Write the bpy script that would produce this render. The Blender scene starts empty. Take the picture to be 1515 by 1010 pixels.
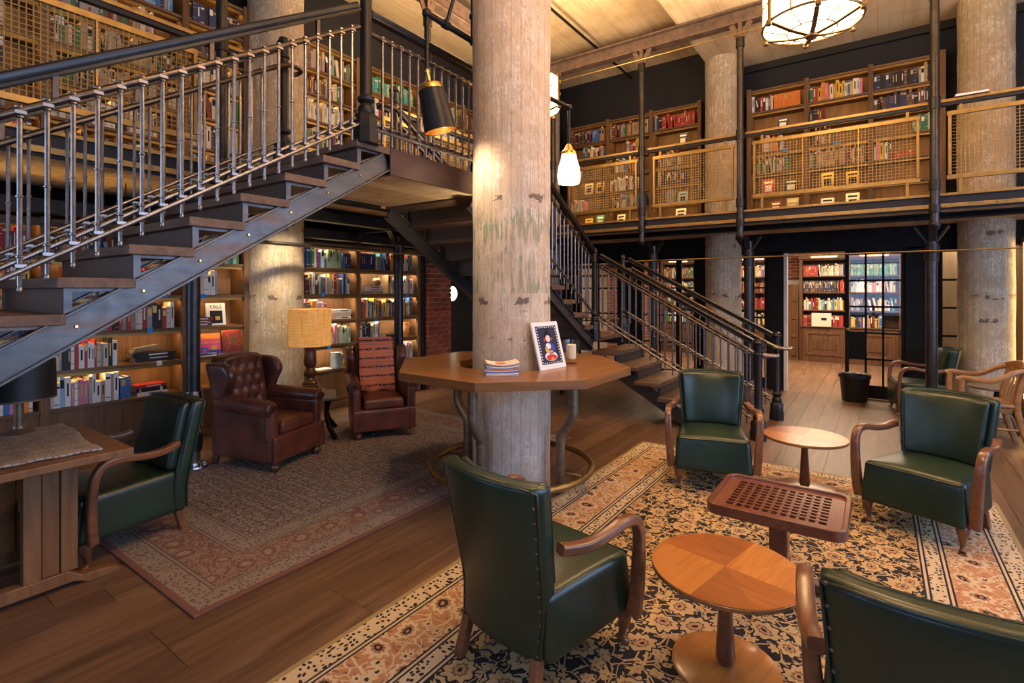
import bpy, math, random
from math import sin, cos, pi, radians, sqrt, atan2
from mathutils import Vector, Matrix
random.seed(7)
scene = bpy.context.scene
C = scene.collection
# ---------------------------------------------------------------- camera
FP, CX, HY, EYE = 765.0, 757.5, 430.0, 1.6          # focal length, centre and horizon of the 1515x1010 photograph, eye height
ANG = radians(35.3)                                  # view direction measured from the room's X axis
FW = Vector((cos(ANG), sin(ANG), 0)); RT = Vector((sin(ANG), -cos(ANG), 0))
cam = bpy.data.cameras.new('camera'); cob = bpy.data.objects.new('camera', cam); C.objects.link(cob)
cob.location = (0, 0, EYE); cob.rotation_euler = (pi/2, 0, ANG - pi/2)
cam.sensor_width = 36.0; cam.lens = FP/1515*36.0; cam.shift_y = -(505-HY)/1515.0
cam.clip_start = 0.05; cam.clip_end = 100
scene.camera = cob
def ray(px, py): return FW*FP + RT*(px-CX) + Vector((0,0,HY-py))
def onY(px, py, Y): d = ray(px,py); t = Y/d.y; return Vector((0,0,EYE)) + d*t
def onX(px, py, X): d = ray(px,py); t = X/d.x; return Vector((0,0,EYE)) + d*t
def onZ(px, py, Z): d = ray(px,py); t = (Z-EYE)/d.z; return Vector((0,0,EYE)) + d*t
def W(lat, dep, z=0): return FW*dep + RT*lat + Vector((0,0,z))
# ---------------------------------------------------------------- world and colour management
vs = scene.view_settings
vs.view_transform = 'Standard'; vs.look = 'None'; vs.gamma = 1.0; vs.use_curve_mapping = False
vs.exposure = 0.15
wd = bpy.data.worlds.new('world'); scene.world = wd; wd.use_nodes = True
wd.node_tree.nodes['Background'].inputs[0].default_value = (0.45, 0.62, 1.0, 1)
wd.node_tree.nodes['Background'].inputs[1].default_value = 1.2
# ---------------------------------------------------------------- lights of the room (daylight at assumed windows out of view)
def area(name, loc, target, sx, sy, power, col):
    l = bpy.data.lights.new(name, 'AREA'); l.shape = 'RECTANGLE'; l.size = sx; l.size_y = sy; l.energy = power; l.color = col
    o = bpy.data.objects.new(name, l); C.objects.link(o); o.location = loc
    o.rotation_euler = (Vector(target)-Vector(loc)).to_track_quat('-Z', 'Y').to_euler(); return o
def point(name, loc, power, col, r=0.05):
    l = bpy.data.lights.new(name, 'POINT'); l.energy = power; l.color = col; l.shadow_soft_size = r
    o = bpy.data.objects.new(name, l); C.objects.link(o); o.location = loc; return o
def spot(name, loc, target, power, col, ang, blend=0.5, r=0.04):
    l = bpy.data.lights.new(name, 'SPOT'); l.energy = power; l.color = col; l.spot_size = ang; l.spot_blend = blend; l.shadow_soft_size = r
    o = bpy.data.objects.new(name, l); C.objects.link(o); o.location = loc
    o.rotation_euler = (Vector(target)-Vector(loc)).to_track_quat('-Z', 'Y').to_euler(); return o
WARM = (1.0, 0.70, 0.38); WARM2 = (1.0, 0.80, 0.55); COOL = (0.46, 0.62, 1.0)
WIN = [0.2, 3.0, 5.8]                                # assumed window centres along the wall at Y=-4.6
for i, wx in enumerate(WIN):
    area('daylight_window', (wx, -4.55, 2.3), (wx, 0, 1.9), 1.7, 3.0, 120, COOL)
area('daylight_window', (-3.55, 0.6, 2.3), (0, 0.9, 1.7), 2.6, 3.0, 60, COOL)
area('daylight_window', (-3.55, 4.9, 2.1), (2.2, 4.4, 0.8), 1.7, 3.0, 110, COOL)  # light and opening added out of view, for highlights on the leather chairs
# ---------------------------------------------------------------- mesh builder
class MB:
    def __init__(s): s.v=[]; s.f=[]; s.m=[]
    def add(s, vs, fs, m=0):
        n=len(s.v); s.v += [tuple(p) for p in vs]; s.f += [tuple(i+n for i in f) for f in fs]; s.m += [m]*len(fs); return s
    def box(s, x0,x1,y0,y1,z0,z1,m=0):
        return s.add([(x0,y0,z0),(x1,y0,z0),(x1,y1,z0),(x0,y1,z0),(x0,y0,z1),(x1,y0,z1),(x1,y1,z1),(x0,y1,z1)],
              [(3,2,1,0),(4,5,6,7),(0,1,5,4),(1,2,6,5),(2,3,7,6),(3,0,4,7)],m)
    def obox(s, c, a, b, d, m=0):                     # centre and three half vectors (right handed)
        c=Vector(c);a=Vector(a);b=Vector(b);d=Vector(d)
        return s.add([c-a-b-d,c+a-b-d,c+a+b-d,c-a+b-d,c-a-b+d,c+a-b+d,c+a+b+d,c-a+b+d],
              [(3,2,1,0),(4,5,6,7),(0,1,5,4),(1,2,6,5),(2,3,7,6),(3,0,4,7)],m)
    def beam(s, p0, p1, w, h, up=(0,0,1), m=0):       # rectangular bar between two points
        p0=Vector(p0);p1=Vector(p1);t=(p1-p0);L=t.length;t.normalize();sd=t.cross(Vector(up)).normalized();u=sd.cross(t)
        return s.obox((p0+p1)/2, t*(L/2), -sd*(w/2), u*(h/2), m)
    def rings(s, rs, closed=False, cap=True, m=0):
        n=len(rs[0]); base=len(s.v)
        for r in rs: s.v += [tuple(p) for p in r]
        k=len(rs); fs=[]
        for i in range(k if closed else k-1):
            a=base+i*n; b=base+((i+1)%k)*n
            for j in range(n): fs.append((a+j,a+(j+1)%n,b+(j+1)%n,b+j))
        if cap and not closed:
            fs.append(tuple(base+j for j in range(n))[::-1]); fs.append(tuple(base+(k-1)*n+j for j in range(n)))
        s.f+=fs; s.m+=[m]*len(fs); return s
    def frames(s, pts, up=None, closed=False):
        P=[Vector(p) for p in pts]; k=len(P); T=[]
        for i in range(k):
            if closed: t=P[(i+1)%k]-P[i-1]
            else: t=P[min(i+1,k-1)]-P[max(i-1,0)]
            T.append(t.normalized())
        if up is None:
            up=Vector((0,0,1)) if abs(T[0].z)<0.9 else Vector((1,0,0))
        out=[]; u=Vector(up)
        for i in range(k):
            sd=T[i].cross(u)
            if sd.length<1e-6: sd=T[i].orthogonal()
            sd.normalize(); u=sd.cross(T[i]); out.append((P[i],sd,u))
        return out
    def tube(s, pts, r, n=8, closed=False, m=0, cap=True):
        fr=s.frames(pts,None,closed); rs=[]
        for i,(p,sd,u) in enumerate(fr):
            rr=r[i] if isinstance(r,(list,tuple)) else r
            rs.append([p+sd*(rr*cos(2*pi*j/n))+u*(rr*sin(2*pi*j/n)) for j in range(n)])
        return s.rings(rs,closed,cap,m)
    def cyl(s, p0, p1, r0, r1=None, n=12, m=0): return s.tube([p0,p1],[r0,r0 if r1 is None else r1],n,m=m)
    def sweep(s, pts, prof, up=None, m=0, fixed=False, scale=None):  # profile (side, up) swept along points
        if fixed:
            P=[Vector(p) for p in pts]; fr=[]; u0=Vector(up)
            for i in range(len(P)):
                t=(P[min(i+1,len(P)-1)]-P[max(i-1,0)]).normalized(); sd=t.cross(u0).normalized(); fr.append((P[i],sd,sd.cross(t)))
        else: fr=s.frames(pts,up)
        rs=[]
        for i,(p,sd,u) in enumerate(fr):
            k=scale[i] if scale else 1
            rs.append([p+sd*(a*k)+u*(b*k) for a,b in prof])
        return s.rings(rs,False,True,m)
    def lathe(s, prof, c=(0,0,0), n=20, m=0, sx=1, sy=1, rot=0):
        cx,cy,cz=c; rs=[[(cx+r*sx*cos(2*pi*j/n+rot),cy+r*sy*sin(2*pi*j/n+rot),cz+z) for j in range(n)] for r,z in prof]
        return s.rings(rs,False,True,m)
    def prism(s, poly, h, o=(0,0,0), a=(1,0,0), b=(0,1,0), d=(0,0,1), m=0):   # polygon in (a,b), extruded h along d
        o=Vector(o);a=Vector(a);b=Vector(b);d=Vector(d)*h
        lo=[o+a*x+b*y for x,y in poly]; return s.rings([lo,[p+d for p in lo]],False,True,m)
    def rbox(s, c, h, r, k=3, deform=None, m=0, inner=6):
        hx,hy,hz=h; c=Vector(c); r=min(r,hx*.999,hy*.999,hz*.999)
        def axis(hh):
            e=[-hh+r*(1-cos(pi/2*i/k)) if False else -hh+r*i/k for i in range(k+1)]
            mid=[(-hh+r)+(2*hh-2*r)*i/inner for i in range(1,inner)] if hh>r*1.02 else []
            return e+mid+[-q for q in reversed(e)]
        A=[axis(hx),axis(hy),axis(hz)]; H=(hx,hy,hz)
        for ax in range(3):
            i,j=(ax+1)%3,(ax+2)%3
            for sg in (-1,1):
                vs=[]
                for u in A[i]:
                    for w in A[j]:
                        p=[0,0,0]; p[ax]=sg*H[ax]; p[i]=u; p[j]=w
                        q=[max(-H[q_]+r,min(H[q_]-r,p[q_])) for q_ in range(3)]
                        dv=Vector([p[q_]-q[q_] for q_ in range(3)])
                        if dv.length>1e-9: dv=dv.normalized()*r
                        P=Vector(q)+dv
                        if deform: P=Vector(deform(P))
                        vs.append(P+c)
                nj=len(A[j]); fs=[]
                for a in range(len(A[i])-1):
                    for b in range(nj-1):
                        f=(a*nj+b,(a+1)*nj+b,(a+1)*nj+b+1,a*nj+b+1)
                        fs.append(f if sg>0 else f[::-1])
                s.add(vs,fs,m)
        return s
    def mesh(s, name, mats, smooth=None, weld=False):
        me=bpy.data.meshes.new(name); me.from_pydata(s.v,[],s.f)
        for mt in (mats if isinstance(mats,(list,tuple)) else [mats]): me.materials.append(M(mt) if isinstance(mt,str) else mt)
        if len(me.materials)>1: me.polygons.foreach_set('material_index',s.m)
        if weld:
            import bmesh
            bm=bmesh.new(); bm.from_mesh(me); bmesh.ops.remove_doubles(bm,verts=bm.verts,dist=1e-5); bmesh.ops.recalc_face_normals(bm,faces=bm.faces); bm.to_mesh(me); bm.free()
        me.update()
        if smooth:
            me.polygons.foreach_set('use_smooth',[True]*len(me.polygons)); me.set_sharp_from_angle(angle=radians(smooth))
        return me
    def build(s, name, mats, parent=None, smooth=None, bevel=0, weld=False, seg=2):
        return obj(name, s.mesh(name,mats,smooth,weld), parent, bevel, seg)
def obj(name, me, parent=None, bevel=0, seg=2):
    o=bpy.data.objects.new(name, me); C.objects.link(o)
    if parent: o.parent=parent
    if bevel:
        b=o.modifiers.new('bevel','BEVEL'); b.width=bevel; b.segments=seg; b.limit_method='ANGLE'; b.angle_limit=radians(50); b.harden_normals=False
    return o
def tag(o, label=None, cat=None, group=None, kind=None):
    if label: o['label']=label
    if cat: o['category']=cat
    if group: o['group']=group
    if kind: o['kind']=kind
    return o
def thing(name, label, cat, loc=(0,0,0), rz=0, group=None):
    o=bpy.data.objects.new(name,None); C.objects.link(o); o.empty_display_size=0.1
    o.location=loc; o.rotation_euler=(0,0,rz); return tag(o,label,cat,group)
def copy_tree(o, parent=None, loc=None, rz=None, label=None):
    c=o.copy(); C.objects.link(c); c.parent=parent
    if loc is not None: c.location=loc
    if rz is not None: c.rotation_euler=(0,0,rz)
    if label: c['label']=label
    for ch in KIDS(o): copy_tree(ch,c)
    return c
def KIDS(o): return [x for x in list(C.objects) if x.parent==o]
def rrect(w,h,r,n=4):                                 # rounded rectangle polygon
    pts=[]
    for cx,cy,a0 in ((w/2-r,h/2-r,0),(-w/2+r,h/2-r,pi/2),(-w/2+r,-h/2+r,pi),(w/2-r,-h/2+r,1.5*pi)):
        for i in range(n+1): a=a0+pi/2*i/n; pts.append((cx+r*cos(a),cy+r*sin(a)))
    return pts
def smoothpath(pts, n=4):                             # Catmull-Rom
    P=[Vector(p) for p in pts]; out=[]
    for i in range(len(P)-1):
        p0=P[max(i-1,0)];p1=P[i];p2=P[i+1];p3=P[min(i+2,len(P)-1)]
        for j in range(n):
            t=j/n; out.append(0.5*((2*p1)+(p2-p0)*t+(2*p0-5*p1+4*p2-p3)*t*t+(3*p1-p0-3*p2+p3)*t*t*t))
    out.append(P[-1]); return out
# ---------------------------------------------------------------- materials (all procedural)
MATS={}
def M(name): return MATS[name]
class NT:
    def __init__(s,name):
        s.mat=bpy.data.materials.new(name); s.mat.use_nodes=True; s.t=s.mat.node_tree; s.n=s.t.nodes; s.l=s.t.links
        s.b=s.n['Principled BSDF']; MATS[name]=s.mat
    def node(s,typ,**kw):
        nd=s.n.new(typ)
        for k,v in kw.items():
            if k in nd.inputs: s.set(nd.inputs[k],v)
            else: setattr(nd,k,v)
        return nd
    def set(s,inp,v):
        if isinstance(v,bpy.types.NodeSocket): s.l.new(v,inp)
        else: inp.default_value=v
    def coord(s,kind='Object',scale=(1,1,1),rot=(0,0,0),loc=(0,0,0)):
        tc=s.n.new('ShaderNodeTexCoord'); mp=s.n.new('ShaderNodeMapping'); s.l.new(tc.outputs[kind],mp.inputs[0])
        mp.inputs['Scale'].default_value=scale; mp.inputs['Rotation'].default_value=rot; mp.inputs['Location'].default_value=loc; return mp.outputs[0]
    def noise(s,vec,scale=5,detail=4,rough=0.55,dist=0):
        nd=s.n.new('ShaderNodeTexNoise'); s.l.new(vec,nd.inputs['Vector']); nd.inputs['Scale'].default_value=scale
        nd.inputs['Detail'].default_value=detail; nd.inputs['Roughness'].default_value=rough; nd.inputs['Distortion'].default_value=dist; return nd.outputs[0]
    def vor(s,vec,scale=5,feature='F1',out='Distance',rand=1.0):
        nd=s.n.new('ShaderNodeTexVoronoi'); nd.feature=feature; s.l.new(vec,nd.inputs['Vector']); nd.inputs['Scale'].default_value=scale
        nd.inputs['Randomness'].default_value=rand; return nd.outputs[out]
    def math(s,op,a,b=0.0,c=0.0):
        nd=s.n.new('ShaderNodeMath'); nd.operation=op; s.set(nd.inputs[0],a); s.set(nd.inputs[1],b); s.set(nd.inputs[2],c); return nd.outputs[0]
    def ramp(s,fac,stops,interp='LINEAR'):
        nd=s.n.new('ShaderNodeValToRGB'); s.l.new(fac,nd.inputs[0]); cr=nd.color_ramp; cr.interpolation=interp
        while len(cr.elements)<len(stops): cr.elements.new(0.5)
        for e,(p,c) in zip(cr.elements,stops): e.position=p; e.color=tuple(c)+((1,) if len(c)==3 else ())
        return nd.outputs[0]
    def mix(s,fac,a,b,mode='MIX'):
        nd=s.n.new('ShaderNodeMix'); nd.data_type='RGBA'; nd.blend_type=mode; s.set(nd.inputs[0],fac)
        s.set(nd.inputs[6],a if isinstance(a,bpy.types.NodeSocket) else tuple(a)+((1,) if len(a)==3 else ()))
        s.set(nd.inputs[7],b if isinstance(b,bpy.types.NodeSocket) else tuple(b)+((1,) if len(b)==3 else ())); return nd.outputs[2]
    def sep(s,vec):
        nd=s.n.new('ShaderNodeSeparateXYZ'); s.l.new(vec,nd.inputs[0]); return nd.outputs
    def rnd(s): return s.n.new('ShaderNodeObjectInfo').outputs['Random']
    def bump(s,h,strength=0.2,dist=0.01):
        nd=s.n.new('ShaderNodeBump'); s.l.new(h,nd.inputs['Height']); nd.inputs['Strength'].default_value=strength; nd.inputs['Distance'].default_value=dist
        s.l.new(nd.outputs[0],s.b.inputs['Normal'])
    def out(s,col=None,rough=0.5,metal=0.0,spec=0.5,emis=None,es=0,coat=0):
        if col is not None: s.set(s.b.inputs['Base Color'], col if isinstance(col,bpy.types.NodeSocket) else tuple(col)+((1,) if len(col)==3 else ()))
        s.set(s.b.inputs['Roughness'],rough); s.b.inputs['Metallic'].default_value=metal; s.b.inputs['Specular IOR Level'].default_value=spec
        if coat: s.b.inputs['Coat Weight'].default_value=coat; s.b.inputs['Coat Roughness'].default_value=0.15
        if emis: s.b.inputs['Emission Color'].default_value=tuple(emis)+(1,); s.b.inputs['Emission Strength'].default_value=es
        return s.mat
def flat(name,col,rough=0.6,metal=0,spec=0.5,var=0.12,scale=14,bump=0,coat=0):
    t=NT(name); v=t.coord(); n=t.noise(v,scale,4)
    d=tuple(max(0,c*(1-var)) for c in col); e=tuple(min(1,c*(1+var)) for c in col)
    c=t.ramp(n,[(0.3,d),(0.7,e)])
    if bump: t.bump(n,bump,0.004)
    return t.out(c,rough,metal,spec,coat=coat)
def wood(name,c0,c1,c2,axis=0,scale=1.0,rough=0.45,spec=0.4,rnd=0.35,coat=0,bump=0.08):
    t=NT(name); sc=[16*scale]*3; sc[axis]=1.3*scale
    r=t.rnd(); v=t.coord('Object',tuple(sc)); off=t.n.new('ShaderNodeVectorMath'); off.operation='ADD'; t.l.new(v,off.inputs[0])
    cx=t.n.new('ShaderNodeCombineXYZ'); t.l.new(t.math('MULTIPLY',r,37.0),cx.inputs[0]); t.l.new(t.math('MULTIPLY',r,91.0),cx.inputs[1]); t.l.new(t.math('MULTIPLY',r,53.0),cx.inputs[2]); t.l.new(cx.outputs[0],off.inputs[1])
    n=t.noise(off.outputs[0],1.0,6,0.62,1.2); fine=t.noise(off.outputs[0],5.0,3,0.6)
    c=t.ramp(n,[(0.28,c0),(0.5,c1),(0.75,c2)])
    c=t.mix(t.math('MULTIPLY',fine,0.35),c,c0)
    hsv=t.n.new('ShaderNodeHueSaturation'); t.l.new(c,hsv.inputs['Color']); t.l.new(t.math('MULTIPLY_ADD',r,rnd,1-rnd/2),hsv.inputs['Value'])
    t.bump(n,bump,0.004)
    return t.out(hsv.outputs[0],rough,0,spec,coat=coat)
wood('floor_oak',(0.055,0.030,0.017),(0.125,0.068,0.038),(0.20,0.118,0.068),0,0.8,0.42,0.4,0.55)
wood('case_oak',(0.085,0.042,0.018),(0.16,0.082,0.035),(0.22,0.12,0.055),2,0.9,0.5,0.3,0.2)
wood('case_oak_h',(0.085,0.042,0.018),(0.16,0.082,0.035),(0.22,0.12,0.055),0,0.9,0.5,0.3,0.2)
wood('case_oak_y',(0.085,0.042,0.018),(0.16,0.082,0.035),(0.22,0.12,0.055),1,0.9,0.5,0.3,0.2)
wood('dark_oak',(0.05,0.022,0.01),(0.10,0.045,0.02),(0.15,0.07,0.03),2,0.9,0.45,0.35,0.2)
wood('tread_wood',(0.065,0.036,0.021),(0.125,0.072,0.043),(0.19,0.115,0.072),1,1.0,0.55,0.3,0.3)
wood('table_oak',(0.13,0.052,0.015),(0.21,0.09,0.027),(0.28,0.13,0.043),0,0.8,0.33,0.45,0.25,0.2)
wood('walnut_arm',(0.085,0.03,0.013),(0.17,0.066,0.028),(0.25,0.105,0.045),0,1.3,0.3,0.5,0.1,0.25)
wood('veneer_light',(0.33,0.115,0.022),(0.47,0.18,0.037),(0.54,0.23,0.055),0,1.3,0.28,0.5,0.2,0.3)
wood('veneer_dark',(0.20,0.06,0.014),(0.30,0.095,0.02),(0.37,0.13,0.03),1,1.3,0.28,0.5,0.2,0.3)
wood('veneer_shade',(0.15,0.055,0.018),(0.22,0.085,0.028),(0.3,0.12,0.04),0,1.3,0.3,0.5,0.1,0.3)
wood('mahogany',(0.085,0.024,0.012),(0.155,0.048,0.021),(0.22,0.075,0.033),0,1.0,0.3,0.5,0.15,0.3)
wood('captain_oak',(0.17,0.07,0.02),(0.28,0.13,0.038),(0.36,0.18,0.06),0,1.2,0.35,0.45,0.1,0.2)
wood('desk_oak',(0.11,0.05,0.018),(0.19,0.09,0.033),(0.25,0.125,0.05),2,0.9,0.4,0.4,0.2)
wood('lamp_wood',(0.05,0.02,0.009),(0.11,0.045,0.018),(0.17,0.075,0.03),2,1.2,0.3,0.5,0.1,0.2)
wood('soffit_board',(0.33,0.23,0.13),(0.48,0.35,0.20),(0.60,0.45,0.28),1,0.7,0.7,0.2,0.3)
wood('grey_wood',(0.10,0.085,0.07),(0.17,0.14,0.115),(0.24,0.20,0.165),0,0.9,0.6,0.3,0.2)
flat('black_iron',(0.016,0.014,0.014),0.42,0.5,0.5,0.3,20)
flat('matte_black',(0.006,0.005,0.005),0.95,0,0.05,0.1,12)
flat('black_paint',(0.010,0.009,0.009),0.5,0,0.4,0.3,12)
flat('door_black',(0.008,0.006,0.005),0.6,0,0.15,0.3,9)
flat('navy_paint',(0.012,0.012,0.017),0.6,0,0.3,0.15,3)
flat('blue_steel',(0.007,0.008,0.014),0.5,0.2,0.35,0.2,6)
flat('steel_pipe',(0.27,0.24,0.22),0.36,1.0,0.5,0.25,30)
flat('rail_iron',(0.10,0.075,0.06),0.30,0.9,0.5,0.3,18)
flat('rail_black',(0.016,0.015,0.016),0.30,0.35,0.5,0.3,14)
flat('steel_post',(0.045,0.04,0.038),0.38,0.75,0.5,0.3,16)
flat('chrome',(0.45,0.44,0.43),0.22,1.0,0.5,0.15,25)
flat('rust_steel',(0.115,0.075,0.055),0.55,0.4,0.4,0.35,9)
flat('brass',(0.28,0.175,0.058),0.42,0.85,0.5,0.18,12)
flat('lantern_bronze',(0.20,0.12,0.05),0.4,0.8,0.5,0.3,16)
flat('bright_brass',(0.75,0.45,0.13),0.2,1.0,0.5,0.12,12)
flat('brass_wire',(0.50,0.33,0.12),0.45,0.5,0.5,0.2,12)
flat('pages',(0.55,0.47,0.36),0.85,0,0.2,0.1,60)
flat('white_paper',(0.72,0.69,0.64),0.8,0,0.2,0.05,20)
flat('blue_tape',(0.03,0.25,0.62),0.7,0,0.2,0.08,30)
flat('bin_black',(0.006,0.006,0.006),0.45,0,0.4,0.2,10)
flat('tin_grey',(0.20,0.25,0.30),0.4,0.3,0.5,0.3,30)
flat('terracotta',(0.42,0.19,0.06),0.55,0,0.4,0.15,12)
flat('bronze_pot',(0.18,0.13,0.08),0.4,0.5,0.5,0.3,18)
flat('candle_wax',(0.75,0.62,0.38),0.6,0,0.4,0.05,10)
flat('mount_white',(0.74,0.70,0.63),0.7,0,0.3,0.04,10)
flat('print_navy',(0.018,0.022,0.05),0.7,0,0.3,0.15,60)
flat('print_white',(0.72,0.70,0.66),0.7,0,0.3,0.05,40)
flat('print_red',(0.52,0.035,0.03),0.7,0,0.3,0.05,40)
flat('print_gold',(0.55,0.33,0.05),0.7,0,0.3,0.05,40)
flat('print_black',(0.008,0.008,0.010),0.7,0,0.3,0.05,40)
flat('print_violet',(0.06,0.05,0.30),0.7,0,0.3,0.05,40)
flat('print_skin',(0.70,0.55,0.46),0.7,0,0.3,0.05,40)
flat('print_pink',(0.62,0.07,0.20),0.6,0,0.3,0.1,10)
flat('print_blue',(0.05,0.13,0.45),0.7,0,0.3,0.1,20)
flat('mortar',(0.30,0.24,0.20),0.9,0,0.2,0.15,30)
flat('plaster_white',(0.60,0.52,0.44),0.8,0,0.2,0.05,4)
flat('slate_top',(0.10,0.085,0.075),0.4,0,0.4,0.1,8)
flat('cream_pad',(0.55,0.50,0.42),0.7,0,0.3,0.05,9)
flat('teal_seat',(0.25,0.36,0.36),0.6,0,0.3,0.1,9)
def leather(name,col,rough,var,sc=3.0,spec=0.5):
    t=NT(name); v=t.coord(); n=t.noise(v,sc,5); g=t.vor(v,260)
    c=t.ramp(n,[(0.3,tuple(x*(1-var) for x in col)),(0.7,tuple(x*(1+var) for x in col))])
    t.bump(t.math('MULTIPLY_ADD',g,0.12,t.math('MULTIPLY',t.noise(v,30,3),0.3)),0.12,0.004)
    return t.out(c,t.math('MULTIPLY_ADD',n,0.15,rough),0,spec)
leather('green_leather',(0.011,0.026,0.0135),0.26,0.2)
leather('green_piping',(0.010,0.024,0.013),0.3,0.2)
leather('brown_leather',(0.095,0.028,0.017),0.24,0.5,5)
leather('brown_welt',(0.045,0.014,0.009),0.35,0.3,5)
# brick
t=NT('brick_red'); v=t.coord('Object',(1,1,1)); n=t.noise(v,12,5)
c=t.ramp(n,[(0.3,(0.11,0.028,0.018)),(0.6,(0.22,0.06,0.035)),(0.8,(0.33,0.12,0.075))])
h=t.n.new('ShaderNodeHueSaturation'); t.l.new(c,h.inputs['Color']); t.l.new(t.math('MULTIPLY_ADD',t.rnd(),0.7,0.6),h.inputs['Value'])
t.bump(n,0.4,0.006); t.out(h.outputs[0],0.9,0,0.2)
# concrete of the round columns: board marks, peeling paint, green patch in the middle, bare grey below
def column_mat(name,top,mid,low,g0,g1,green=0.55,cx=0,cy=0):
    t=NT(name); v=t.coord('Object'); s=t.sep(v)
    ang=t.math('ARCTAN2',s[1],s[0]); z=s[2]
    vv=t.n.new('ShaderNodeCombineXYZ'); t.l.new(t.math('MULTIPLY',t.math('COSINE',ang),2.0),vv.inputs[0]); t.l.new(t.math('MULTIPLY',t.math('SINE',ang),2.0),vv.inputs[1]); t.l.new(t.math('MULTIPLY',z,0.55),vv.inputs[2])
    st=t.noise(vv.outputs[0],7,6,0.65); fine=t.noise(v,22,5,0.7); big=t.noise(v,2.2,5,0.6)
    zn=t.math('ADD',z,t.math('MULTIPLY_ADD',big,0.5,-0.25))
    base=t.ramp(t.math('MULTIPLY',zn,1/5.5),[(0.10,low),(0.20,mid),(0.43,mid),(0.50,top),(1.0,top)])
    base=t.mix(t.ramp(st,[(0.40,(0,0,0)),(0.60,(1,1,1))]),base,tuple(x*0.66 for x in mid))
    peel=t.ramp(t.math('ADD',t.math('MULTIPLY',st,0.65),t.math('MULTIPLY',fine,0.35)),[(0.525,(0,0,0)),(0.55,(1,1,1))])
    base=t.mix(t.math('MULTIPLY',peel,0.75),base,(0.74,0.62,0.49))
    gz=t.math('MULTIPLY',t.math('GREATER_THAN',z,g0),t.math('LESS_THAN',t.math('ADD',zn,t.math('MULTIPLY_ADD',st,1.2,-0.6)),g1))
    gm=t.math('MULTIPLY',t.ramp(t.math('MULTIPLY_ADD',big,0.55,t.math('MULTIPLY',st,0.45)),[(0.50,(0,0,0)),(0.54,(1,1,1))]),gz)
    base=t.mix(t.math('MULTIPLY',gm,green),base,(0.16,0.22,0.12))
    dk=t.ramp(t.math('MULTIPLY_ADD',fine,0.6,t.math('MULTIPLY',st,0.4)),[(0.575,(0,0,0)),(0.62,(1,1,1))])
    lowz=t.ramp(t.math('MULTIPLY',z,1/5.5),[(0.28,(1,1,1)),(0.42,(0.12,0.12,0.12))])
    base=t.mix(t.math('MULTIPLY',t.math('MULTIPLY',dk,lowz),0.85),base,(0.07,0.07,0.055))
    patch=t.ramp(t.noise(v,3.3,7,0.7),[(0.47,(0,0,0)),(0.53,(1,1,1))]); base=t.mix(t.math('MULTIPLY',patch,0.45),base,tuple(x*f for x,f in zip(mid,(0.66,0.58,0.48))))
    for zs_ in (2.33,1.52,1.22):
        sc_=t.math('MULTIPLY',t.math('LESS_THAN',t.math('ABSOLUTE',t.math('SUBTRACT',z,zs_)),t.math('MULTIPLY_ADD',fine,0.10,-0.022)),t.ramp(t.noise(v,6.5,3),[(0.56,(0,0,0)),(0.60,(1,1,1))]))
        base=t.mix(t.math('MULTIPLY',sc_,0.8),base,(0.09,0.06,0.042))
    # vertical board joints
    a=t.math('FRACT',t.math('MULTIPLY',ang,26/(2*pi))); j=t.math('LESS_THAN',t.math('ABSOLUTE',t.math('SUBTRACT',a,0.5)),0.045)
    base=t.mix(t.math('MULTIPLY',j,t.math('MULTIPLY',st,0.6)),base,(0.13,0.095,0.065))
    t.bump(t.math('SUBTRACT',t.math('ADD',st,t.math('MULTIPLY',fine,0.6)),t.math('MULTIPLY',j,0.8)),0.5,0.012)
    return t.out(base,0.85,0,0.2)
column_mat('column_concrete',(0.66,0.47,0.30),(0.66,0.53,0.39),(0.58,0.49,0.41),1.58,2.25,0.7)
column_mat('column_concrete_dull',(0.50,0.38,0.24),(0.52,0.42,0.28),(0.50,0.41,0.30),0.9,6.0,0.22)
# ceiling concrete
t=NT('ceiling_concrete'); v=t.coord(); n=t.noise(v,1.6,7,0.62); st=t.noise(t.coord('Object',(0.25,7,1)),1.5,5,0.6); f=t.noise(v,14,5,0.7)
c=t.ramp(n,[(0.3,(0.42,0.29,0.15)),(0.5,(0.56,0.42,0.25)),(0.7,(0.66,0.53,0.36))])
c=t.mix(t.math('MULTIPLY',t.ramp(st,[(0.5,(0,0,0)),(0.68,(1,1,1))]),0.4),c,(0.28,0.19,0.10)); c=t.mix(t.math('MULTIPLY',f,0.25),c,(0.6,0.48,0.33))
wv=t.sep(v)[1]; j=t.math('LESS_THAN',t.math('FRACT',t.math('MULTIPLY',wv,3.4)),0.03); c=t.mix(t.math('MULTIPLY',j,0.35),c,(0.2,0.13,0.07))
t.bump(t.math('SUBTRACT',n,j),0.35,0.012); t.out(c,0.9,0,0.15)
# stringer steel: bluish mill scale with rust streaks
t=NT('stringer_steel'); v=t.coord('Object',(0.8,6,6)); n=t.noise(v,1.6,6,0.65); f=t.noise(t.coord(),20,4)
c=t.ramp(n,[(0.35,(0.075,0.078,0.082)),(0.55,(0.12,0.115,0.11)),(0.68,(0.14,0.075,0.045))]); c=t.mix(t.math('MULTIPLY',f,0.4),c,(0.06,0.055,0.055))
t.out(c,t.math('MULTIPLY_ADD',f,0.3,0.25),0.75,0.5)
t=NT('fascia_steel'); v=t.coord('Object',(0.6,3,3)); n=t.noise(v,2,6,0.65)
t.out(t.ramp(n,[(0.3,(0.045,0.028,0.022)),(0.6,(0.085,0.05,0.038)),(0.8,(0.11,0.07,0.055))]),0.45,0.5,0.4)
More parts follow.
